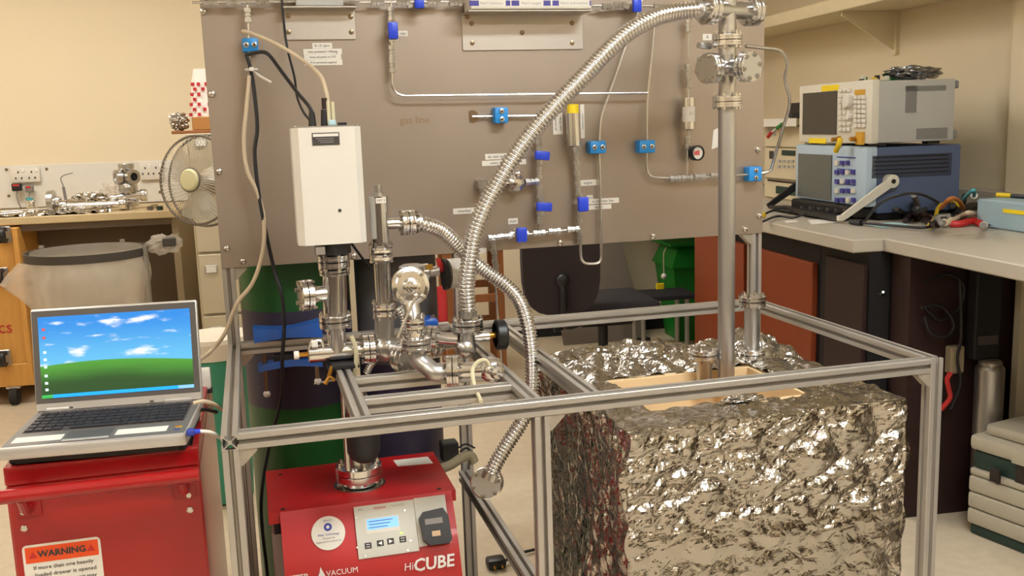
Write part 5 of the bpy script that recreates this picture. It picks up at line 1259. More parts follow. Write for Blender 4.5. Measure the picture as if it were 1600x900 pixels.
# round sticker, lettering
x_, y_ = lxy(513, 833); sk = M().lathe(o + X_ * x_ + yS * y_ + nS * .0012, nS, [(0, .0355), (.0006, .0355)], 36).build('round_sticker', 'label_white', t)
for ln, dy, sz, mm in (('SERVICE', .026, .005, 'blue_ink'), ('Alloy Technology', -.003, .0064, 'blue_ink'), ('Vacuum Ltd', -.0105, .0052, 'ink'), ('Equipment hire and service', -.0175, .0048, 'ink')): text(ln, sz, o + X_ * x_ + yS * (y_ + dy) + nS * .0021, X_, yS, mm, sk)
M().lathe(o + X_ * x_ + yS * (y_ + .0125) + nS * .0018, nS, [(0, .0035), (0, .0085), (.0005, .0085), (.0005, .0035)], 24, False).build('logo_ring', 'blue_ink', sk)
x_, y_ = lxy(683, 881); text('CUBE', .036, o + X_ * (x_ - .008) + yS * (y_ + .002) + nS * .0012, X_, yS, 'white_ink', t, shear=.15, bold=.0009); text('Hi', .022, o + X_ * (x_ - .062) + yS * (y_ + .002) + nS * .0012, X_, yS, 'white_ink', t, shear=.15)
x_, y_ = lxy(500, 897); text('PFEIFFER', .017, o + X_ * (x_ - .055) + yS * (y_ - .002) + nS * .0012, X_, yS, 'white_ink', t, bold=.0004); text('VACUUM', .016, o + X_ * (x_ + .046) + yS * (y_ - .002) + nS * .0012, X_, yS, 'white_ink', t)
M().plate([o + X_ * (x_ + a) + yS * (y_ + c) + nS * .0015 for a, c in ((-.006, -.008), (.012, -.008), (.002, .014), (-.001, .002))], nS * .0003).build('arrow_logo', 'white_ink', t)
for px, py in ((438, 742), (442, 796), (686, 764)): q = az(px, py, GZ); M().cyl((q.x, q.y, GZ + .0003), (q.x, q.y, GZ + .001), .005, n=10).build('hood_hole', 'black_matte', t)
a, b = az(618, 722, GZ), az(672, 716, GZ); M().plate([V3(a.x, a.y - .035, GZ + .0005), V3(b.x, b.y - .04, GZ + .0005), V3(b.x - .004, b.y + .012, GZ + .0005), V3(a.x - .004, a.y + .012, GZ + .0005)], (0, 0, .0006)).build('paper_label', 'label_white', t)
M().box(GX0 + .0235, GX0 + .0245, GYF, GYB, GZ, GZ + .0004).build('hood_seam', 'red_dark', t)
for x_ in (GX0 + .05, GX1 - .05):
    for y_ in (GYF + .06, GYB - .05): M().cyl((x_, y_, 0), (x_, y_, .0295), .02, n=14).build('foot', 'rubber', t)
# flange on the pump
fp = az(562, 757, GZ); fx, fy = fp.x, fp.y
t = thing('pump_inlet', 'polished flange stack on top of the red pump station', 'flange', (fx, fy, GZ))
M().lathe((fx, fy, GZ + .0008), Z_, [(0, .058), (.002, .058), (.002, .05), (.0005, .046), (.0005, 0)], 40, False).build('opening_ring', 'chrome', t)
M().lathe((fx, fy, GZ + .003), Z_, [(0, .036), (.012, .036)], 36).build('neck', 'satin_steel', t)
for z_ in (.0152, .0322): M().lathe((fx, fy, GZ + z_), Z_, [(0, .05), (.0008, .052), (.0155, .052), (.0163, .05)], 44).build('flange', 'chrome', t)
bm = bolt_mesh(.034)
for k in range(8): an = .2 + k * PI / 4; inst(bm, t, along(V3(fx + .044 * math.cos(an), fy + .044 * math.sin(an), GZ + .0318), Z_), 'bolt')
M().cyl((fx, fy, GZ + .0486), (fx, fy, H - S_ - .04), .03).build('riser', 'satin_steel', t)
q = ay(568, 692, fy - .075)
t = thing('black_damper', 'black rounded damper hanging in front of the pump flange', 'damper', (q.x, fy - .075, q.z - .05))
M().lathe((q.x, fy - .075, q.z - .036), Z_, [(-.008, .0), (-.006, .016), (.004, .03), (.02, .0365), (.09, .0365)], 30, False).build('body', 'rubber', t); M().cyl((q.x, fy - .075, q.z + .054), (q.x, fy - .075, H - S_ - .002), .012).build('stem', 'tube_steel', t)
q = ay(541, 690, fy - .04); single('thin_pipe', M().cyl((q.x, fy - .04, GZ + .012 + .04), (q.x, fy - .04, H - S_ - .002), .006, n=12), 'line_steel', 'thin pale pipe rising left of the black damper', 'pipe', (q.x, fy - .04, GZ + .05))
# hoses and plug right of the pump
P = [ay(x, y, .55) for x, y in ((688, 733), (705, 726), (722, 715), (735, 712), (741, 722))]
single('air_hose', M().tube(crv(P), .012, 12), 'olive_hose', 'thick olive grey hose end right of the red pump', 'hose', P[0])
a, b = ay(690, 694, .62), ay(718, 720, .62)
t = thing('black_adapter', 'black connector block with loose wires behind the red pump', 'connector', ((a.x + b.x) / 2, .64, b.z)); M().box(a.x, b.x, .62, .66, b.z, a.z, .004).build('block', 'black_plastic', t)
for i, pts in enumerate((((718, 706), (730, 700), (738, 712), (734, 722)), ((715, 700), (728, 694), (742, 700)))): M().tube(crv([ay(x, y, .62) for x, y in pts]), .0025, 6).build('wire', 'cable_black', t)
pz0 = az(775, 887, .0)
t = thing('mains_plug', 'black three pin plug lying on the floor between the frame posts', 'plug', (pz0.x, pz0.y, 0)); M().box(pz0.x - .03, pz0.x + .03, pz0.y - .025, pz0.y + .025, .001, .035, .01, 2).build('body', 'black_plastic', t)
for dx in (-.012, .012): M().box(pz0.x + dx - .003, pz0.x + dx + .003, pz0.y - .04, pz0.y - .025, .014, .02).build('pin', 'brass', t)
M().tube(crv([V3(pz0.x + .028, pz0.y, .018), V3(pz0.x + .09, pz0.y + .05, .012), V3(pz0.x + .2, pz0.y + .08, .008)]), .005, 8).build('cord', 'cable_black', t)
P = [az(x, y, .006) for x, y in ((742, 898), (765, 889), (790, 886), (812, 893))]; P = [p + V3(0, -.12, 0) for p in P]
single('floor_cable', M().tube(crv(P), .005), 'cable_white', 'white cable curling over the floor by the black plug', 'cable', P[0])
# ================================================================== CABLES ON THE LEFT OF THE BOARD
def cable(label, pts, r, mm, name='cable', cat='cable', raw=False):
    P = [ay(x, y, yy) if not raw else p for x, y, yy in pts]; return single(name, M().tube(crv(P), r, 8), mm, label, cat, P[-1])
yb = PY - .04
cable('beige cable arching from the blue clamp to the top of the white analyser', [(379, 49, yb), (392, 52, yb - .02), (430, 68, yb - .08), (470, 92, .6), (500, 118, .5), (510, 145, .44), (512, 160, GY - .01)], .0045, 'cable_beige')
cable('long beige cable hanging down the left of the board to the laptop', [(390, 118, yb), (385, 170, yb), (381, 220, yb), (386, 265, yb), (402, 300, yb), (412, 340, yb), (411, 390, yb - .02), (396, 440, yb - .05), (370, 475, .68), (352, 520, .7), (330, 548, .72), (308, 566, .6), (300, 580, .5)], .005, 'cable_beige')
cable('long black cable hanging beside the beige one down to the back rail', [(385, 85, yb), (392, 110, yb), (398, 150, yb), (402, 200, yb), (398, 240, yb), (404, 300, yb), (415, 360, yb), (428, 420, .79 - .05), (440, 460, .72), (444, 510, .72), (441, 560, .72), (440, 620, .74), (420, 700, .8), (408, 790, .78), (418, 900, .78)], .0045, 'cable_black')
cable('black cable running from the blue clamp to the analyser plug', [(384, 86, yb), (400, 82, yb - .01), (418, 84, yb - .02), (440, 112, .66), (465, 145, .58), (482, 165, .5), (489, 180, GY - .01)], .0045, 'cable_black')
cable('thin black lead dropping from the panel top to the analyser plug', [(440, -5, yb), (443, 30, yb), (449, 75, yb), (460, 120, .66), (464, 150, .6), (474, 175, .5), (486, 190, GY - .01)], .0028, 'cable_black')
cable('black cable running diagonally behind the analyser column', [(546, 376, .5), (560, 395, .55), (575, 415, .6), (590, 430, .65)], .003, 'cable_black')
t = thing('zip_tie', 'pale cable tie with a loose tail round the cables on the panel', 'cable tie', pp(392, 110, .04)); q = pp(393, 109, .04)
M().ring(q, Z_, .013, .003, 20, 6).build('loop', 'cable_white', t); M().tube([q, pp(405, 118, .05), pp(424, 129, .055)], .0032, 6).build('tail', 'cable_white', t); M().box(q.x - .005, q.x + .005, q.y - .02, q.y - .012, q.z - .004, q.z + .005, .001).build('head', 'cable_white', t)
P = [az(302, 630, .86), az(318, 627, .86), az(335, 632, .84), az(346, 640, .78)]; single('cable', M().tube(crv(P), .0042), 'cable_beige', 'beige lead plugged into the right side of the laptop', 'cable', P[-1])
P = [az(300, 643, .84), az(320, 640, .83), az(338, 644, .81)]; single('cable', M().tube(crv(P), .0038), 'cable_black', 'short black lead behind the blue plug of the laptop', 'cable', P[-1])
a, b = az(291, 676, .85), az(313, 674, .85); t = thing('cable', 'white lead with a blue plug at the right side of the laptop', 'cable', a)
M().box(a.x, b.x - .008, a.y - .008, a.y + .008, a.z - .006, a.z + .006, .003).build('plug', 'blue_ink', t); M().cyl(V3(b.x - .008, a.y, a.z), V3(b.x, a.y, a.z), .004).build('plug_boot', 'blue_handle', t); M().tube(crv([V3(b.x, a.y, a.z), az(330, 676, .845), az(344, 684, .82)]), .0035).build('lead', 'cable_white', t)
# ================================================================== INSTRUMENTS ON THE RIGHT BENCH
def ubox(u, px0, py0, px1, py1, th, name, mm, parent, bev=0.):
    """Small block on a front that faces the room (plane u)."""
    ym = (py0 + py1) / 2; xm = (px0 + px1) / 2; v1, v0 = au(px0, ym, u).y, au(px1, ym, u).y; z1, z0 = au(xm, py0, u).z, au(xm, py1, u).z
    return M().box(u - th, u - .0002, v0, v1, z0, z1, bev).build(name, mm, parent)
def vbox(v, px0, py0, px1, py1, th, name, mm, parent, bev=0.):
    ym = (py0 + py1) / 2; xm = (px0 + px1) / 2; u0, u1 = av(px0, ym, v).x, av(px1, ym, v).x; z1, z0 = av(xm, py0, v).z, av(xm, py1, v).z
    return M().box(u0, u1, v - th, v - .0002, z0, z1, bev).build(name, mm, parent)
SV0, SV1, SU0, SU1 = 1.785, 2.372, 2.25, 2.655
t = thing('oscilloscope', 'blue oscilloscope with a tilted white carrying handle on the right bench', 'oscilloscope', ((SU0 + SU1) / 2, (SV0 + SV1) / 2, BZ), 'room')
M().box(SU0 + .05, SU1, SV0 + .004, SV1 - .004, BZ + .03, 1.236, .008, 2).build('case', 'scope_blue', t)
M().box(SU0 + .06, SU1 - .01, SV0 + .01, SV1 - .01, BZ + .004, BZ + .03).build('base_tray', 'black_plastic', t)
fb_ = M().box(SU0, SU0 + .05, SV0 - .002, SV1 + .002, 1.005, 1.24, .01, 2).build('front_bezel', 'scope_face', t)
ubox(SU0, 1248, 241, 1300, 309, .004, 'screen', 'screen_grey', fb_)
for r_ in range(5):
    for c_ in range(4 if r_ else 3):
        px, py = 1306 + c_ * 8.5 + r_ * .2, 251 + r_ * 14.5
        k = ubox(SU0, px, py, px + 5, py + 7, .008, 'key', 'purple_ink' if (r_ + c_) % 3 else 'inst_cream', fb_)
for py in (245, 264, 287): ubox(SU0, 1308, py, 1337, py + 1.6, .002, 'print_line', 'blue_ink', fb_)
M().box(SU0 - .03, SU0 + .055, SV0 + .03, SV1 - .02, BZ + .012, 1.004, .008).build('input_row', 'black_plastic', t)
for k in range(6):
    px = 1258 + k * 13.5; q = au(px, 327 + k * .9, SU0 - .03); M().lathe((SU0 - .03, q.y, q.z), -X_, [(0, .017), (.02, .015), (.024, .01)], 16).build('input_socket', 'case_brown', t)
M().box(SU0 - .1, SU0 - .03, SV0 + .05, SV1 + .02, BZ + .003, BZ + .022, .004).build('probe_tray', 'black_plastic', t)
sd = M().box(SU0 + .05, SU1 - .002, SV0 + .001, SV0 + .0038, BZ + .03, 1.23).build('side_plate', 'scope_blue', t)
vbox(SV0 + .001, 1362, 241, 1486, 276, .003, 'vent_panel', 'scope_vent', sd)
for r_ in range(5): vbox(SV0 - .0022, 1366, 243 + r_ * 6.5, 1482, 245.4 + r_ * 6.3, .0015, 'vent_slot', 'black_matte', sd)
pa, pb = av(1392, 283, SV0 - .02), av(1312, 342, SV0 - .02); dd = (pb - pa).normalized(); nn = V3(-dd.z, 0, dd.x)
hd = M().plate([pa + nn * .018, pa - nn * .018, pb - nn * .011, pb + nn * .011], (0, -.014, 0)).build('handle_arm', 'inst_cream', t)
M().lathe(pa + V3(0, .018, 0), -Y_, [(0, .026), (.034, .026), (.036, .022)], 24).build('handle_pivot', 'inst_cream', hd); M().cyl(pa + V3(0, -.0185, 0), pa + V3(0, -.021, 0), .009).build('pivot_bolt', 'black_plastic', hd)
M().cyl(pb + V3(0, 0, .0), pb + V3(0, SV1 - SV0 + .02, 0), .009).build('handle_bar', 'black_plastic', hd); M().box(pb.x - .014, pb.x + .014, SV0 - .036, SV0 - .018, pb.z - .008, pb.z + .014, .004).build('handle_tip', 'inst_cream', hd)
pa2, pb2 = pa + V3(0, SV1 - SV0 + .054, 0), pb + V3(0, SV1 - SV0 + .054, 0); M().plate([pa2 + nn * .018, pa2 - nn * .018, pb2 - nn * .011, pb2 + nn * .011], (0, -.014, 0)).build('handle_arm', 'black_plastic', t)
# analyser on top
AV0, AV1, AU0, AU1 = 1.752, 2.345, 2.25, 2.6
t = thing('network_analyser', 'cream bench analyser with a dark screen stacked on the oscilloscope', 'analyser', ((AU0 + AU1) / 2, (AV0 + AV1) / 2, 1.241), 'room')
M().box(AU0 + .03, AU1, AV0 + .004, AV1 - .004, 1.252, 1.486, .006, 2).build('case', 'inst_grey', t)
fb_ = M().box(AU0, AU0 + .031, AV0, AV1, 1.25, 1.492, .006, 2).build('front_bezel', 'inst_cream', t)
for y_ in (AV0 + .06, AV1 - .06):
    for x_ in (AU0 + .06, AU1 - .06): M().box(x_ - .025, x_ + .025, y_ - .02, y_ + .02, 1.2405, 1.252).build('foot', 'black_plastic', t)
M().box(AU1, AU1 + .02, AV0 + .01, AV0 + .05, 1.45, 1.48, .004).build('rear_bumper', 'inst_vent', t); M().box(AU1, AU1 + .02, AV0 + .01, AV0 + .05, 1.26, 1.29, .004).build('rear_bumper', 'inst_vent', t)
ubox(AU0, 1255, 144, 1308, 210, .003, 'screen', 'screen_dark', fb_)
ubox(AU0, 1284, 133, 1311, 142, .0015, 'yellow_label', 'yellow', fb_); ubox(AU0, 1264, 216, 1291, 224, .0015, 'yellow_label', 'yellow', fb_)
kmesh = mesh_of(M().box(-.01, 0, -.010, .010, -.007, .007, .002), 'key', 'label_white')
for r_ in range(8):
    for c_ in range(3): q = au(1315 + c_ * 6.5, 141 + r_ * 8.8, AU0); inst(kmesh, fb_, Matrix.Translation(q), 'key')
for r_ in range(7):
    for c_ in range(3): q = au(1339 + c_ * 6, 152 + r_ * 7.4, AU0); inst(kmesh, fb_, Matrix.Translation(q), 'key')
q = au(1329, 157, AU0); M().lathe(q, -X_, [(0, .03), (.022, .027), (.024, .024)], 26).build('dial_knob', 'label_white', fb_); q = au(1330, 182, AU0); M().lathe(q, -X_, [(0, .014), (.018, .012)], 18).build('small_knob', 'label_white', fb_)
ubox(AU0, 1336, 140, 1352, 148, .002, 'model_label', 'gold_tab', fb_)
for px, py in ((1312, 218), (1341, 217)): q = au(px, py, AU0); M().lathe(q, -X_, [(0, .014), (.01, .014), (.012, .009), (.034, .009)], 16).build('port', 'brass', fb_)
M().tube(crv([au(1313, 218, AU0 - .04), au(1311, 225, AU0 - .05), au(1306, 236, AU0 - .045)]), .011, 10).build('yellow_tag', 'yellow_wire', fb_); ubox(AU0, 1341, 206, 1351, 226, .012, 'gold_tag', 'gold_tab', fb_)
for args in ((1415, 134, 1432, 176), (1415, 134, 1478, 142), (1432, 200, 1480, 217)):
    vbox(AV0 + .004, *args, .002, 'vent_panel', 'inst_vent', t)
# boards and bag on the analyser
q = av(1425, 127, 1.95); single('silver_bag', crumple((q.x, 1.95, 1.487 + .03), .06, (1.9, 1.2, .52), 21, .3), 'bag_silver', 'silver anti static bag lying on the cream analyser', 'bag', (q.x, 1.95, 1.487), 'room', smooth=25)
q = av(1362, 125, 1.95)
t = thing('circuit_board', 'green circuit board with parts on the cream analyser', 'circuit board', (q.x, 1.95, 1.487), 'room'); M().box(q.x - .075, q.x + .1, 1.9, 2.0, 1.4875, 1.492).build('board', 'pcb_green', t)
for i in range(9): x_ = q.x - .07 + i * .018; M().box(x_, x_ + .013, 1.905 + (i % 3) * .02, 1.925 + (i % 3) * .02, 1.4921, 1.5 + .014 * ((i * 7) % 4) / 3, .001).build('component', ('black_plastic', 'inst_cream', 'pcb_green', 'yellow_wire', 'tube_steel')[i % 5], t)
# older beige instruments farther back
RU = 2.42
def rack(py0, py1, label, extra):
    a, b = au(1190, py0, RU), au(1252, py0, RU); v1, v0 = 3.06, 2.62; z1 = au(1220, py0, RU).z; z0 = max(BZ + .001, au(1220, py1, RU).z)
    t = thing('bench_instrument', label, 'instrument', (RU + .18, (v0 + v1) / 2, z0), 'room', group='beige instruments in the far stack')
    M().box(RU + .008, RU + .4, v0, v1, z0, z1, .004).build('case', 'beige_inst', t); f = M().box(RU, RU + .008, v0 + .004, v1 - .004, z0 + .003, z1 - .003, .002).build('front_panel', 'beige_inst', t)
    extra(f, z0, z1, v0, v1); return t
def ex1(f, z0, z1, v0, v1):
    ubox(RU, 1222, 235, 1243, 243, .003, 'display', 'case_green', f)
    for i in range(4):
        for j in range(2): ubox(RU, 1216 + i * 7, 250 + j * 8, 1220 + i * 7, 254 + j * 8, .006, 'key', 'inst_grey', f)
    ubox(RU, 1203, 236, 1209, 248, .004, 'meter_window', 'ink', f)
def ex2(f, z0, z1, v0, v1): ubox(RU, 1213, 292, 1243, 304, .003, 'display', 'case_green', f); ubox(RU, 1200, 282, 1243, 285, .003, 'trim', 'case_brown', f)
def ex3(f, z0, z1, v0, v1): ubox(RU, 1200, 200, 1212, 212, .003, 'dial', 'inst_grey', f)
def ex4(f, z0, z1, v0, v1): ubox(RU, 1200, 318, 1240, 322, .002, 'seam', 'bench_panel', f)
zq = au(1220, 322, RU).z
rack(312, 328 + (zq - BZ) * 0, 'lowest beige instrument in the far stack on the right bench', ex4)
rack(281, 311.5, 'beige instrument with a dark green display low in the far stack', ex2); rack(231, 280.5, 'beige instrument with keys and a small display in the far stack', ex1); rack(197, 230.5, 'plain beige instrument near the top of the far stack', ex3)
t = thing('equipment_shelf', 'cream shelf board across the far instrument stack', 'shelf', (RU + .2, 2.85, au(1220, 196, RU).z), 'room'); z_ = au(1220, 196, RU).z; M().box(RU - .05, RU + .42, 2.6, 3.08, z_ + .0005, z_ + .03, .003).build('board', 'shelf_cream', t); M().box(RU - .055, RU - .0505, 2.6, 3.08, z_ - .004, z_ + .034).build('edge_strip', 'label_white', t)
a, b = au(1220, 178, RU), au(1246, 186, RU); z_ += .031; t = thing('black_box', 'small black device on the cream shelf board', 'device', (RU + .1, 2.72, z_), 'room'); M().box(RU, RU + .14, 2.6, 2.8, z_, z_ + .075, .008).build('case', 'black_plastic', t); M().box(RU - .03, RU - .001, 2.62, 2.7, z_, z_ + .03, .004).build('lead_end', 'black_matte', t)
P = [au(x, y, RU - .06) for x, y in ((1200, 214), (1206, 206), (1214, 200), (1222, 194))]
t = thing('coax_cable', 'thin coax lead with red and green ends hanging in the far stack', 'cable', P[0], 'room'); M().tube(crv(P), .004).build('lead', 'cable_white', t); M().cyl(P[0], P[1], .009, n=10).build('red_end', 'red_wire', t); M().cyl(P[2], P[3], .009, n=10).build('green_end', 'pcb_green', t)
# grey blue box at the right and the tangle in front of it
q0 = azr(1532, 352, BZ)
t = thing('equipment_box', 'grey blue metal box with a yellow stripe at the right of the bench', 'box', (2.72, q0.y - .25, BZ), 'room')
bu = 2.5; bv_ = q0.y - .02
M().box(bu, bu + .3, bv_ - .5, bv_, BZ + .0005, au(1545, 312, bu).z, .006).build('case', 'box_blue', t)
a, b = au(1568, 326, bu), au(1600, 334, bu); M().box(bu - .002, bu - .0002, a.y - .3, a.y, b.z - .004, a.z, 0).build('yellow_stripe', 'yellow', t)
for y_ in (.1, .4): M().cyl((bu + .04, bv_ - y_, BZ + .0003), (bu + .04, bv_ - y_, BZ + .0005 + .004), .012).build('foot', 'rubber', t)
rnd = random.Random(4)
def lead(pts, r, mm, label, ends=(), z=None):
    P = [azr(x, y, BZ + .012 + h) for x, y, h in pts]; t = thing('test_lead', label, 'cable', (P[0].x, P[0].y, BZ), 'room', group='tangled test leads on the right bench')
    M().tube(crv(P), r, 8).build('lead', mm, t)
    for k, em in ends:
        d = (P[k] - P[k - 1 if k else 1]).normalized(); M().cyl(P[k] - d * .004, P[k] + d * .05, .013, .010, n=10).build('connector', em, t)
lead([(1352, 345, 0), (1375, 318, .08), (1410, 304, .12), (1440, 304, .1), (1470, 318, .04)], .005, 'cable_black', 'black lead arching in front of the blue oscilloscope', ())
lead([(1345, 348, 0), (1400, 353, 0), (1450, 355, 0), (1475, 340, .01), (1500, 330, .02)], .005, 'cable_black', 'black lead lying along the front of the tangle', ((0, 'cable_black'),))
lead([(1432, 340, 0), (1432, 318, .05), (1428, 305, .09), (1436, 328, .02)], .011, 'grey_wire', 'thick grey lead standing up in the tangle', ((0, 'case_brown'),))
lead([(1455, 350, 0), (1462, 338, .01), (1466, 325, .03), (1480, 314, .05), (1498, 320, .05), (1502, 335, .01)], .008, 'yellow_wire', 'yellow lead curling through the tangle', ((0, 'yellow_wire'),))
lead([(1470, 325, .05), (1486, 310, .09), (1500, 316, .07), (1505, 330, .03), (1496, 340, 0)], .008, 'orange_wire', 'brown orange lead looping in the tangle', ())
lead([(1484, 350, 0), (1500, 350, 0), (1520, 345, .006), (1534, 350, 0)], .013, 'red_wire', 'thick red lead lying at the front of the tangle', ())
lead([(1486, 345, .01), (1500, 338, .02), (1516, 332, .04), (1535, 340, .0)], .008, 'cable_beige', 'pale lead crossing behind the red one', ((0, 'cable_beige'),))
lead([(1500, 318, .05), (1512, 304, .1), (1522, 297, .12), (1522, 306, .09)], .007, 'teal_wire', 'pale teal lead end poking up behind the tangle', ((3, 'cable_white'),))
lead([(1415, 345, 0), (1425, 336, .01), (1440, 335, .02), (1452, 340, .0)], .012, 'cab_brown', 'short dark red plug body at the left of the tangle', ((3, 'tube_steel'),))
lead([(1500, 330, .03), (1520, 322, .04), (1540, 326, .02), (1550, 338, 0)], .016, 'case_brown', 'fat brown braided lead in the middle of the tangle', ())
lead([(1530, 348, 0), (1555, 352, 0), (1580, 350, 0), (1610, 338, 0)], .006, 'cable_black', 'black lead running off to the right edge of the bench', ())
lead([(1540, 342, .01), (1570, 332, .02), (1600, 330, .02), (1620, 336, 0)], .006, 'cable_black', 'black lead crossing over the grey blue box front', ())
lead([(1192, 346, 0), (1215, 338, 0), (1240, 340, 0), (1262, 332, .02)], .005, 'cable_black', 'black lead on the bench left of the oscilloscope', ())
lead([(1192, 336, 0), (1205, 330, .01), (1225, 325, .02), (1240, 332, 0)], .005, 'cable_black', 'second black lead by the foot of the far stack', ((0, 'yellow_wire'),))
ORD = ('leftmost', 'second from the left', 'third from the left', 'fourth from the left', 'fourth from the right', 'third from the right', 'second from the right', 'rightmost')
for k in range(8):
    px, py = 1408 + k * 17, rnd.uniform(326, 348); mm, cw_ = (('cable_black', 'black'), ('case_brown', 'dark brown'), ('grey_wire', 'grey'), ('cab_brown', 'dark red brown'))[(k * 3 + 1) % 4]
    pts = [(px, py, 0)]
    for j in range(3): px += rnd.uniform(-12, 20); py = max(320, min(352, py + rnd.uniform(-12, 12))); px = max(1400, min(1545, px)); pts.append((px, py, rnd.uniform(.0, .05)))
    lead(pts, rnd.uniform(.006, .011), mm, 'short ' + cw_ + ' lead in the heap of test leads, ' + ORD[k], ((3, ('tube_steel', 'black_plastic', 'case_brown', 'cable_beige')[k % 4]),))
for (pts, mm, lb) in (([(1352, 352), (1395, 347), (1424, 351), (1380, 357)], 'paper_blue', 'pale blue paper slip on the bench edge'), ([(1262, 344), (1300, 342), (1314, 347), (1268, 351)], 'paper_white', 'white paper slip below the oscilloscope'), ([(1225, 345), (1244, 343), (1248, 347), (1230, 349)], 'label_white', 'small white connector card left of the oscilloscope')):
    P = [azr(x, y, BZ + .001) for x, y in pts]; single('paper_slip', M().plate(P, (0, 0, .001)), mm, lb, 'paper', P[0], 'room', 'papers on the right bench')
P = [au(x, y, 2.75) for x, y in ((1560, 301), (1575, 297), (1600, 294), (1625, 292))]
t = thing('power_lead', 'black and yellow lead lying on top of the grey blue box', 'cable', P[0], 'room'); zb_ = au(1545, 312, bu).z + .008
M().tube(crv([V3(bu + .1, bv_ - .05, zb_), V3(bu + .13, bv_ - .2, zb_), V3(bu + .1, bv_ - .35, zb_ + .004), V3(bu + .1, bv_ - .48, zb_)]), .007).build('lead', 'cable_black', t); M().cyl(V3(bu + .1, bv_ - .05, zb_ + .001), V3(bu + .08, bv_ - .0, zb_ + .001), .008).build('plug', 'yellow_wire', t)
# ================================================================== TOOL CASE ON THE FLOOR
c0 = azr(1510, 832, 0); c1 = azr(1600, 868, 0); ang = math.atan2(c1.y - c0.y, c1.x - c0.x) + RA
z1 = av(1512, 660, c0.y).z; p0 = W(c0.x, c0.y, 0)
t = thing('tool_case', 'grey and dark green plastic tool case on the floor at the right', 'tool case', p0, 'local', ang)
TL, TD = .52, .3; k = z1 / .376
def cb_(x0, x1, y0, y1, za, zb, nm, mm, bev=.008, par=None): return M().box(x0, x1, y0, y1, za * k, zb * k, bev, 2).build(nm, mm, par or t)
cb_(.006, TL - .006, .006, TD - .006, .0, .035, 'base', 'case_green'); 
for i in range(3): cb_(-.002, TL + .002, -.002, TD + .002, .036 + i * .055, .089 + i * .055, 'drawer', 'case_grey', .01)
cb_(0, TL, 0, TD, .2015, .225, 'drawer_rail', 'case_grey'); cb_(.008, TL - .008, .008, TD - .008, .2255, .285, 'green_band', 'case_green', .006)
cb_(-.004, TL + .004, -.004, TD + .004, .2855, .338, 'lid', 'case_grey', .016); cb_(.03, TL - .03, .025, TD - .02, .3385, .376, 'lid_top', 'case_grey', .014)
cb_(.15, TL - .15, -.008, -.0042, .2855, .33, 'lid_front', 'case_grey', .003); cb_(.16, TL - .16, .0, .0075, .226, .2845, 'brown_plate', 'case_brown', .002)
for x_ in (.08, TL - .1): cb_(x_, x_ + .035, -.012, .0, .205, .25, 'latch', 'case_brown', .004)
cb_(.12, TL - .12, .09, .13, .3765, .395, 'carry_handle', 'inst_vent', .008)
# ================================================================== BEHIND THE RIG
cv = 2.95; a, b = av(868, 480, cv), av(1000, 480, cv)
cw = W(av(905, 480, cv).x, cv, 0); cang = RA + math.radians(-70)
t = thing('office_chair', 'black fabric office chair seen from behind under the steel board', 'office chair', cw, 'local', RA)
M().box(-.08, .42, -.05, .42, .40, .475, .035, 3).build('seat', 'chair_seat', t)
m = M(); n = 14; zl, zh = av(870, 485, cv).z, 1.0; bu0, bu1 = av(814, 420, cv - .08).x - av(905, 480, cv).x, av(935, 420, cv - .08).x - av(905, 480, cv).x
poly = []
for i in range(28):
    an = 2 * PI * i / 28; cx_, cz_ = math.cos(an), math.sin(an); e_ = 3.4
    poly.append(V3((bu0 + bu1) / 2 + (bu1 - bu0) / 2 * (abs(cx_) ** (2 / e_)) * (1 if cx_ > 0 else -1), -.12, (zl + zh) / 2 + (zh - zl) / 2 * (abs(cz_) ** (2 / e_)) * (1 if cz_ > 0 else -1)))
M().plate(poly, (0, .06, .0)).build('backrest', 'chair_fabric', t, 40)
M().tube(crv([V3((bu0 + bu1) / 2, -.13, zl + .2), V3((bu0 + bu1) / 2, -.15, zl + .05), V3((bu0 + bu1) / 2 + .02, -.1, .39), V3(.1, .1, .385)]), .018, 10).build('back_bar', 'black_plastic', t)
M().ball(V3((bu0 + bu1) / 2, -.14, zl + .17), .035, 14, (1, .6, 1)).build('back_knob', 'black_plastic', t)
M().box(.02, .3, .06, .3, .34, .398, .01).build('mechanism', 'black_plastic', t); M().tube([V3(.02, .1, .36), V3(-.12, .05, .34)], .012).build('lever', 'black_plastic', t)
M().cyl((.17, .18, .09), (.17, .18, .34), .026).build('gas_lift', 'black_plastic', t)
for i in range(5):
    an = i * 2 * PI / 5 + .3; e = V3(math.cos(an), math.sin(an), 0); c = V3(.17, .18, 0)
    M().tube([c + V3(0, 0, .1), c + e * .16 + V3(0, 0, .085), c + e * .28 + V3(0, 0, .07)], .018, 8).build('base_arm', 'black_plastic', t); M().cyl(c + e * .28 + V3(-.02, 0, .03), c + e * .28 + V3(.02, 0, .03), .03, n=16).build('castor', 'black_matte', t)
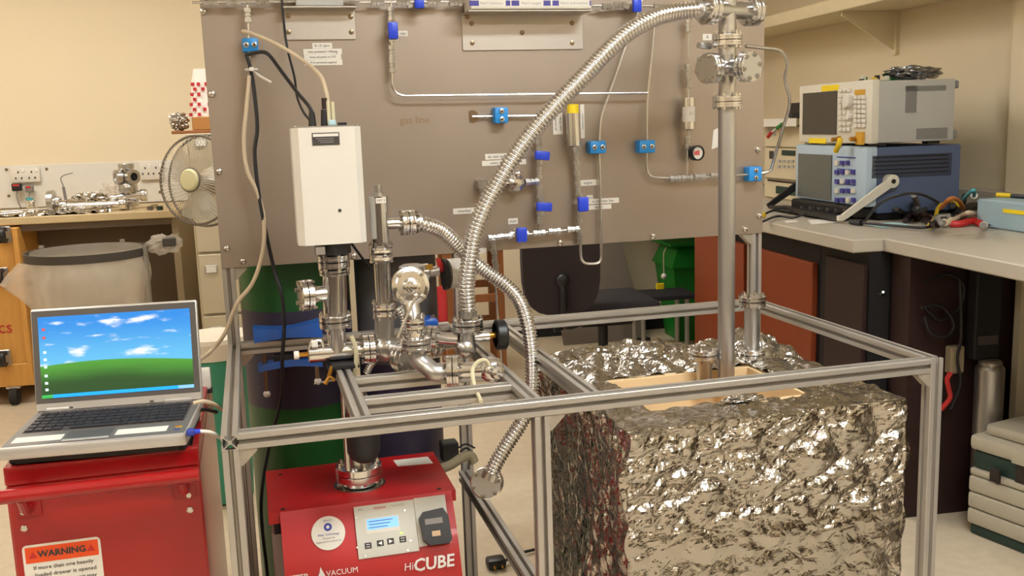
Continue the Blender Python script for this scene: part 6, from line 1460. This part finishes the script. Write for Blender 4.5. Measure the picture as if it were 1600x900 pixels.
# green crate at the far end
gv_ = 3.9; a, b = av(1030, 388, gv_), av(1100, 530, gv_)
t = thing('green_bin', 'tall green plastic bin beside the rust orange cabinets', 'bin', (a.x + .2, gv_ + .2, 0), 'room')
m = M(); zt = a.z - .13; x0, x1 = av(1055, 480, gv_).x, a.x + .42
for z_, e in ((0.002, .05), (zt, .0)): m.v += [V3(x0 + e, gv_ + .02 + e, z_), V3(x1 - e, gv_ + .02 + e, z_), V3(x1 - e, gv_ + .38 - e, z_), V3(x0 + e, gv_ + .38 - e, z_)]
m.f = [(0, 1, 5, 4), (1, 2, 6, 5), (2, 3, 7, 6), (3, 0, 4, 7), (0, 3, 2, 1), (4, 5, 6, 7)]; m.build('body', 'green_bin', t)
m = M()
for z_, e in ((zt + .001, .02), (a.z, -.05)): m.v += [V3(x0 - e, gv_ + .02 - e, z_), V3(x1, gv_ + .02 - e, z_), V3(x1, gv_ + .38, z_), V3(x0 - e, gv_ + .38, z_)]
for i in range(4): m.v[i].x -= .0
m.f = [(0, 1, 5, 4), (1, 2, 6, 5), (2, 3, 7, 6), (3, 0, 4, 7), (0, 3, 2, 1)]; m.build('hopper', 'green_bin', t); M().box(x0 - .03, x1, gv_ - .0, gv_ + .39, a.z + .0005, a.z + .02, .006).build('rim', 'green_bin', t)
# low dark table behind the chair and a leaning board, stool
tv = 3.6; a, b = av(995, 452, tv), av(1090, 470, tv)
t = thing('side_table', 'low dark grey table with thin metal legs behind the chair', 'table', ((a.x + b.x) / 2, tv + .2, 0), 'room')
zt = av(1040, 462, tv).z; M().box(a.x, b.x, tv, tv + .25, zt - .03, zt, .006).build('top', 'chair_seat', t)
for x_ in (a.x + .05, b.x - .05):
    for y_ in (tv + .04, tv + .21): M().cyl((x_, y_, 0), (x_ + .0, y_, zt - .031), .014, n=10).build('leg', 'tube_steel', t)
q = av(1030, 445, 3.83); tv = 3.93; zr_ = av(1030, 392, 3.83).z
t = thing('yellow_tag', 'small yellow tag on a cord hanging by the green bin', 'tag', q, 'room'); M().tube(crv([V3(q.x + .06, tv - .06, zr_ + .01), V3(q.x + .03, tv - .1, zr_ - .02), V3(q.x + .03, tv - .1, q.z + .06)]), .004, 6).build('cord', 'cable_beige', t); M().box(q.x - .02, q.x + .03, tv - .11, tv - .09, q.z - .05, q.z + .01, .005).build('tag', 'yellow', t); M().ball(V3(q.x + .03, tv - .1, q.z + .05), .018).build('bead', 'cable_white', t)
sv = 3.3; a, b = av(752, 400, sv), av(790, 500, sv)
t = thing('wooden_stool', 'tall brown wooden stool behind the large hose', 'stool', ((a.x + b.x) / 2, sv + .1, 0), 'room'); sx0, sx1 = av(752, 450, sv).x - .2, av(782, 450, sv).x + .03
M().box(sx0, sx1, sv, sv + .3, av(760, 398, sv).z + .02, av(760, 398, sv).z + .06, .008).build('seat', 'brown_wood', t); zs_ = av(760, 398, sv).z + .0195
for x_ in (sx0 + .03, sx1 - .03):
    for y_ in (sv + .03, sv + .27): M().box(x_ - .022, x_ + .022, y_ - .022, y_ + .022, 0, zs_).build('leg', 'brown_wood', t)
for z_ in (.25, .45):
    M().box(sx0 + .053, sx1 - .053, sv + .02, sv + .04, z_, z_ + .04).build('rung', 'brown_wood', t); M().box(sx0 + .053, sx1 - .053, sv + .26, sv + .28, z_ + .04, z_ + .08).build('rung', 'brown_wood', t)
lv = 4.1; a = av(895, 400, lv); b = av(1000, 480, lv)
t = thing('leaning_board', 'dark grey board leaning against the back wall', 'board', (a.x, lv, 0), 'room')
M().plate([V3(av(880, 480, lv).x, lv, 0.002), V3(av(1012, 480, lv).x, lv, .002), V3(av(960, 390, lv).x, lv + .1, .9), V3(av(850, 390, lv).x, lv + .1, .9)], (0, .02, 0)).build('sheet', 'fan_dark', t); M().box(av(990, 480, lv).x, av(1012, 480, lv).x, lv - .05, lv - .02, .001, .02).build('foot_wedge', 'rubber', t)
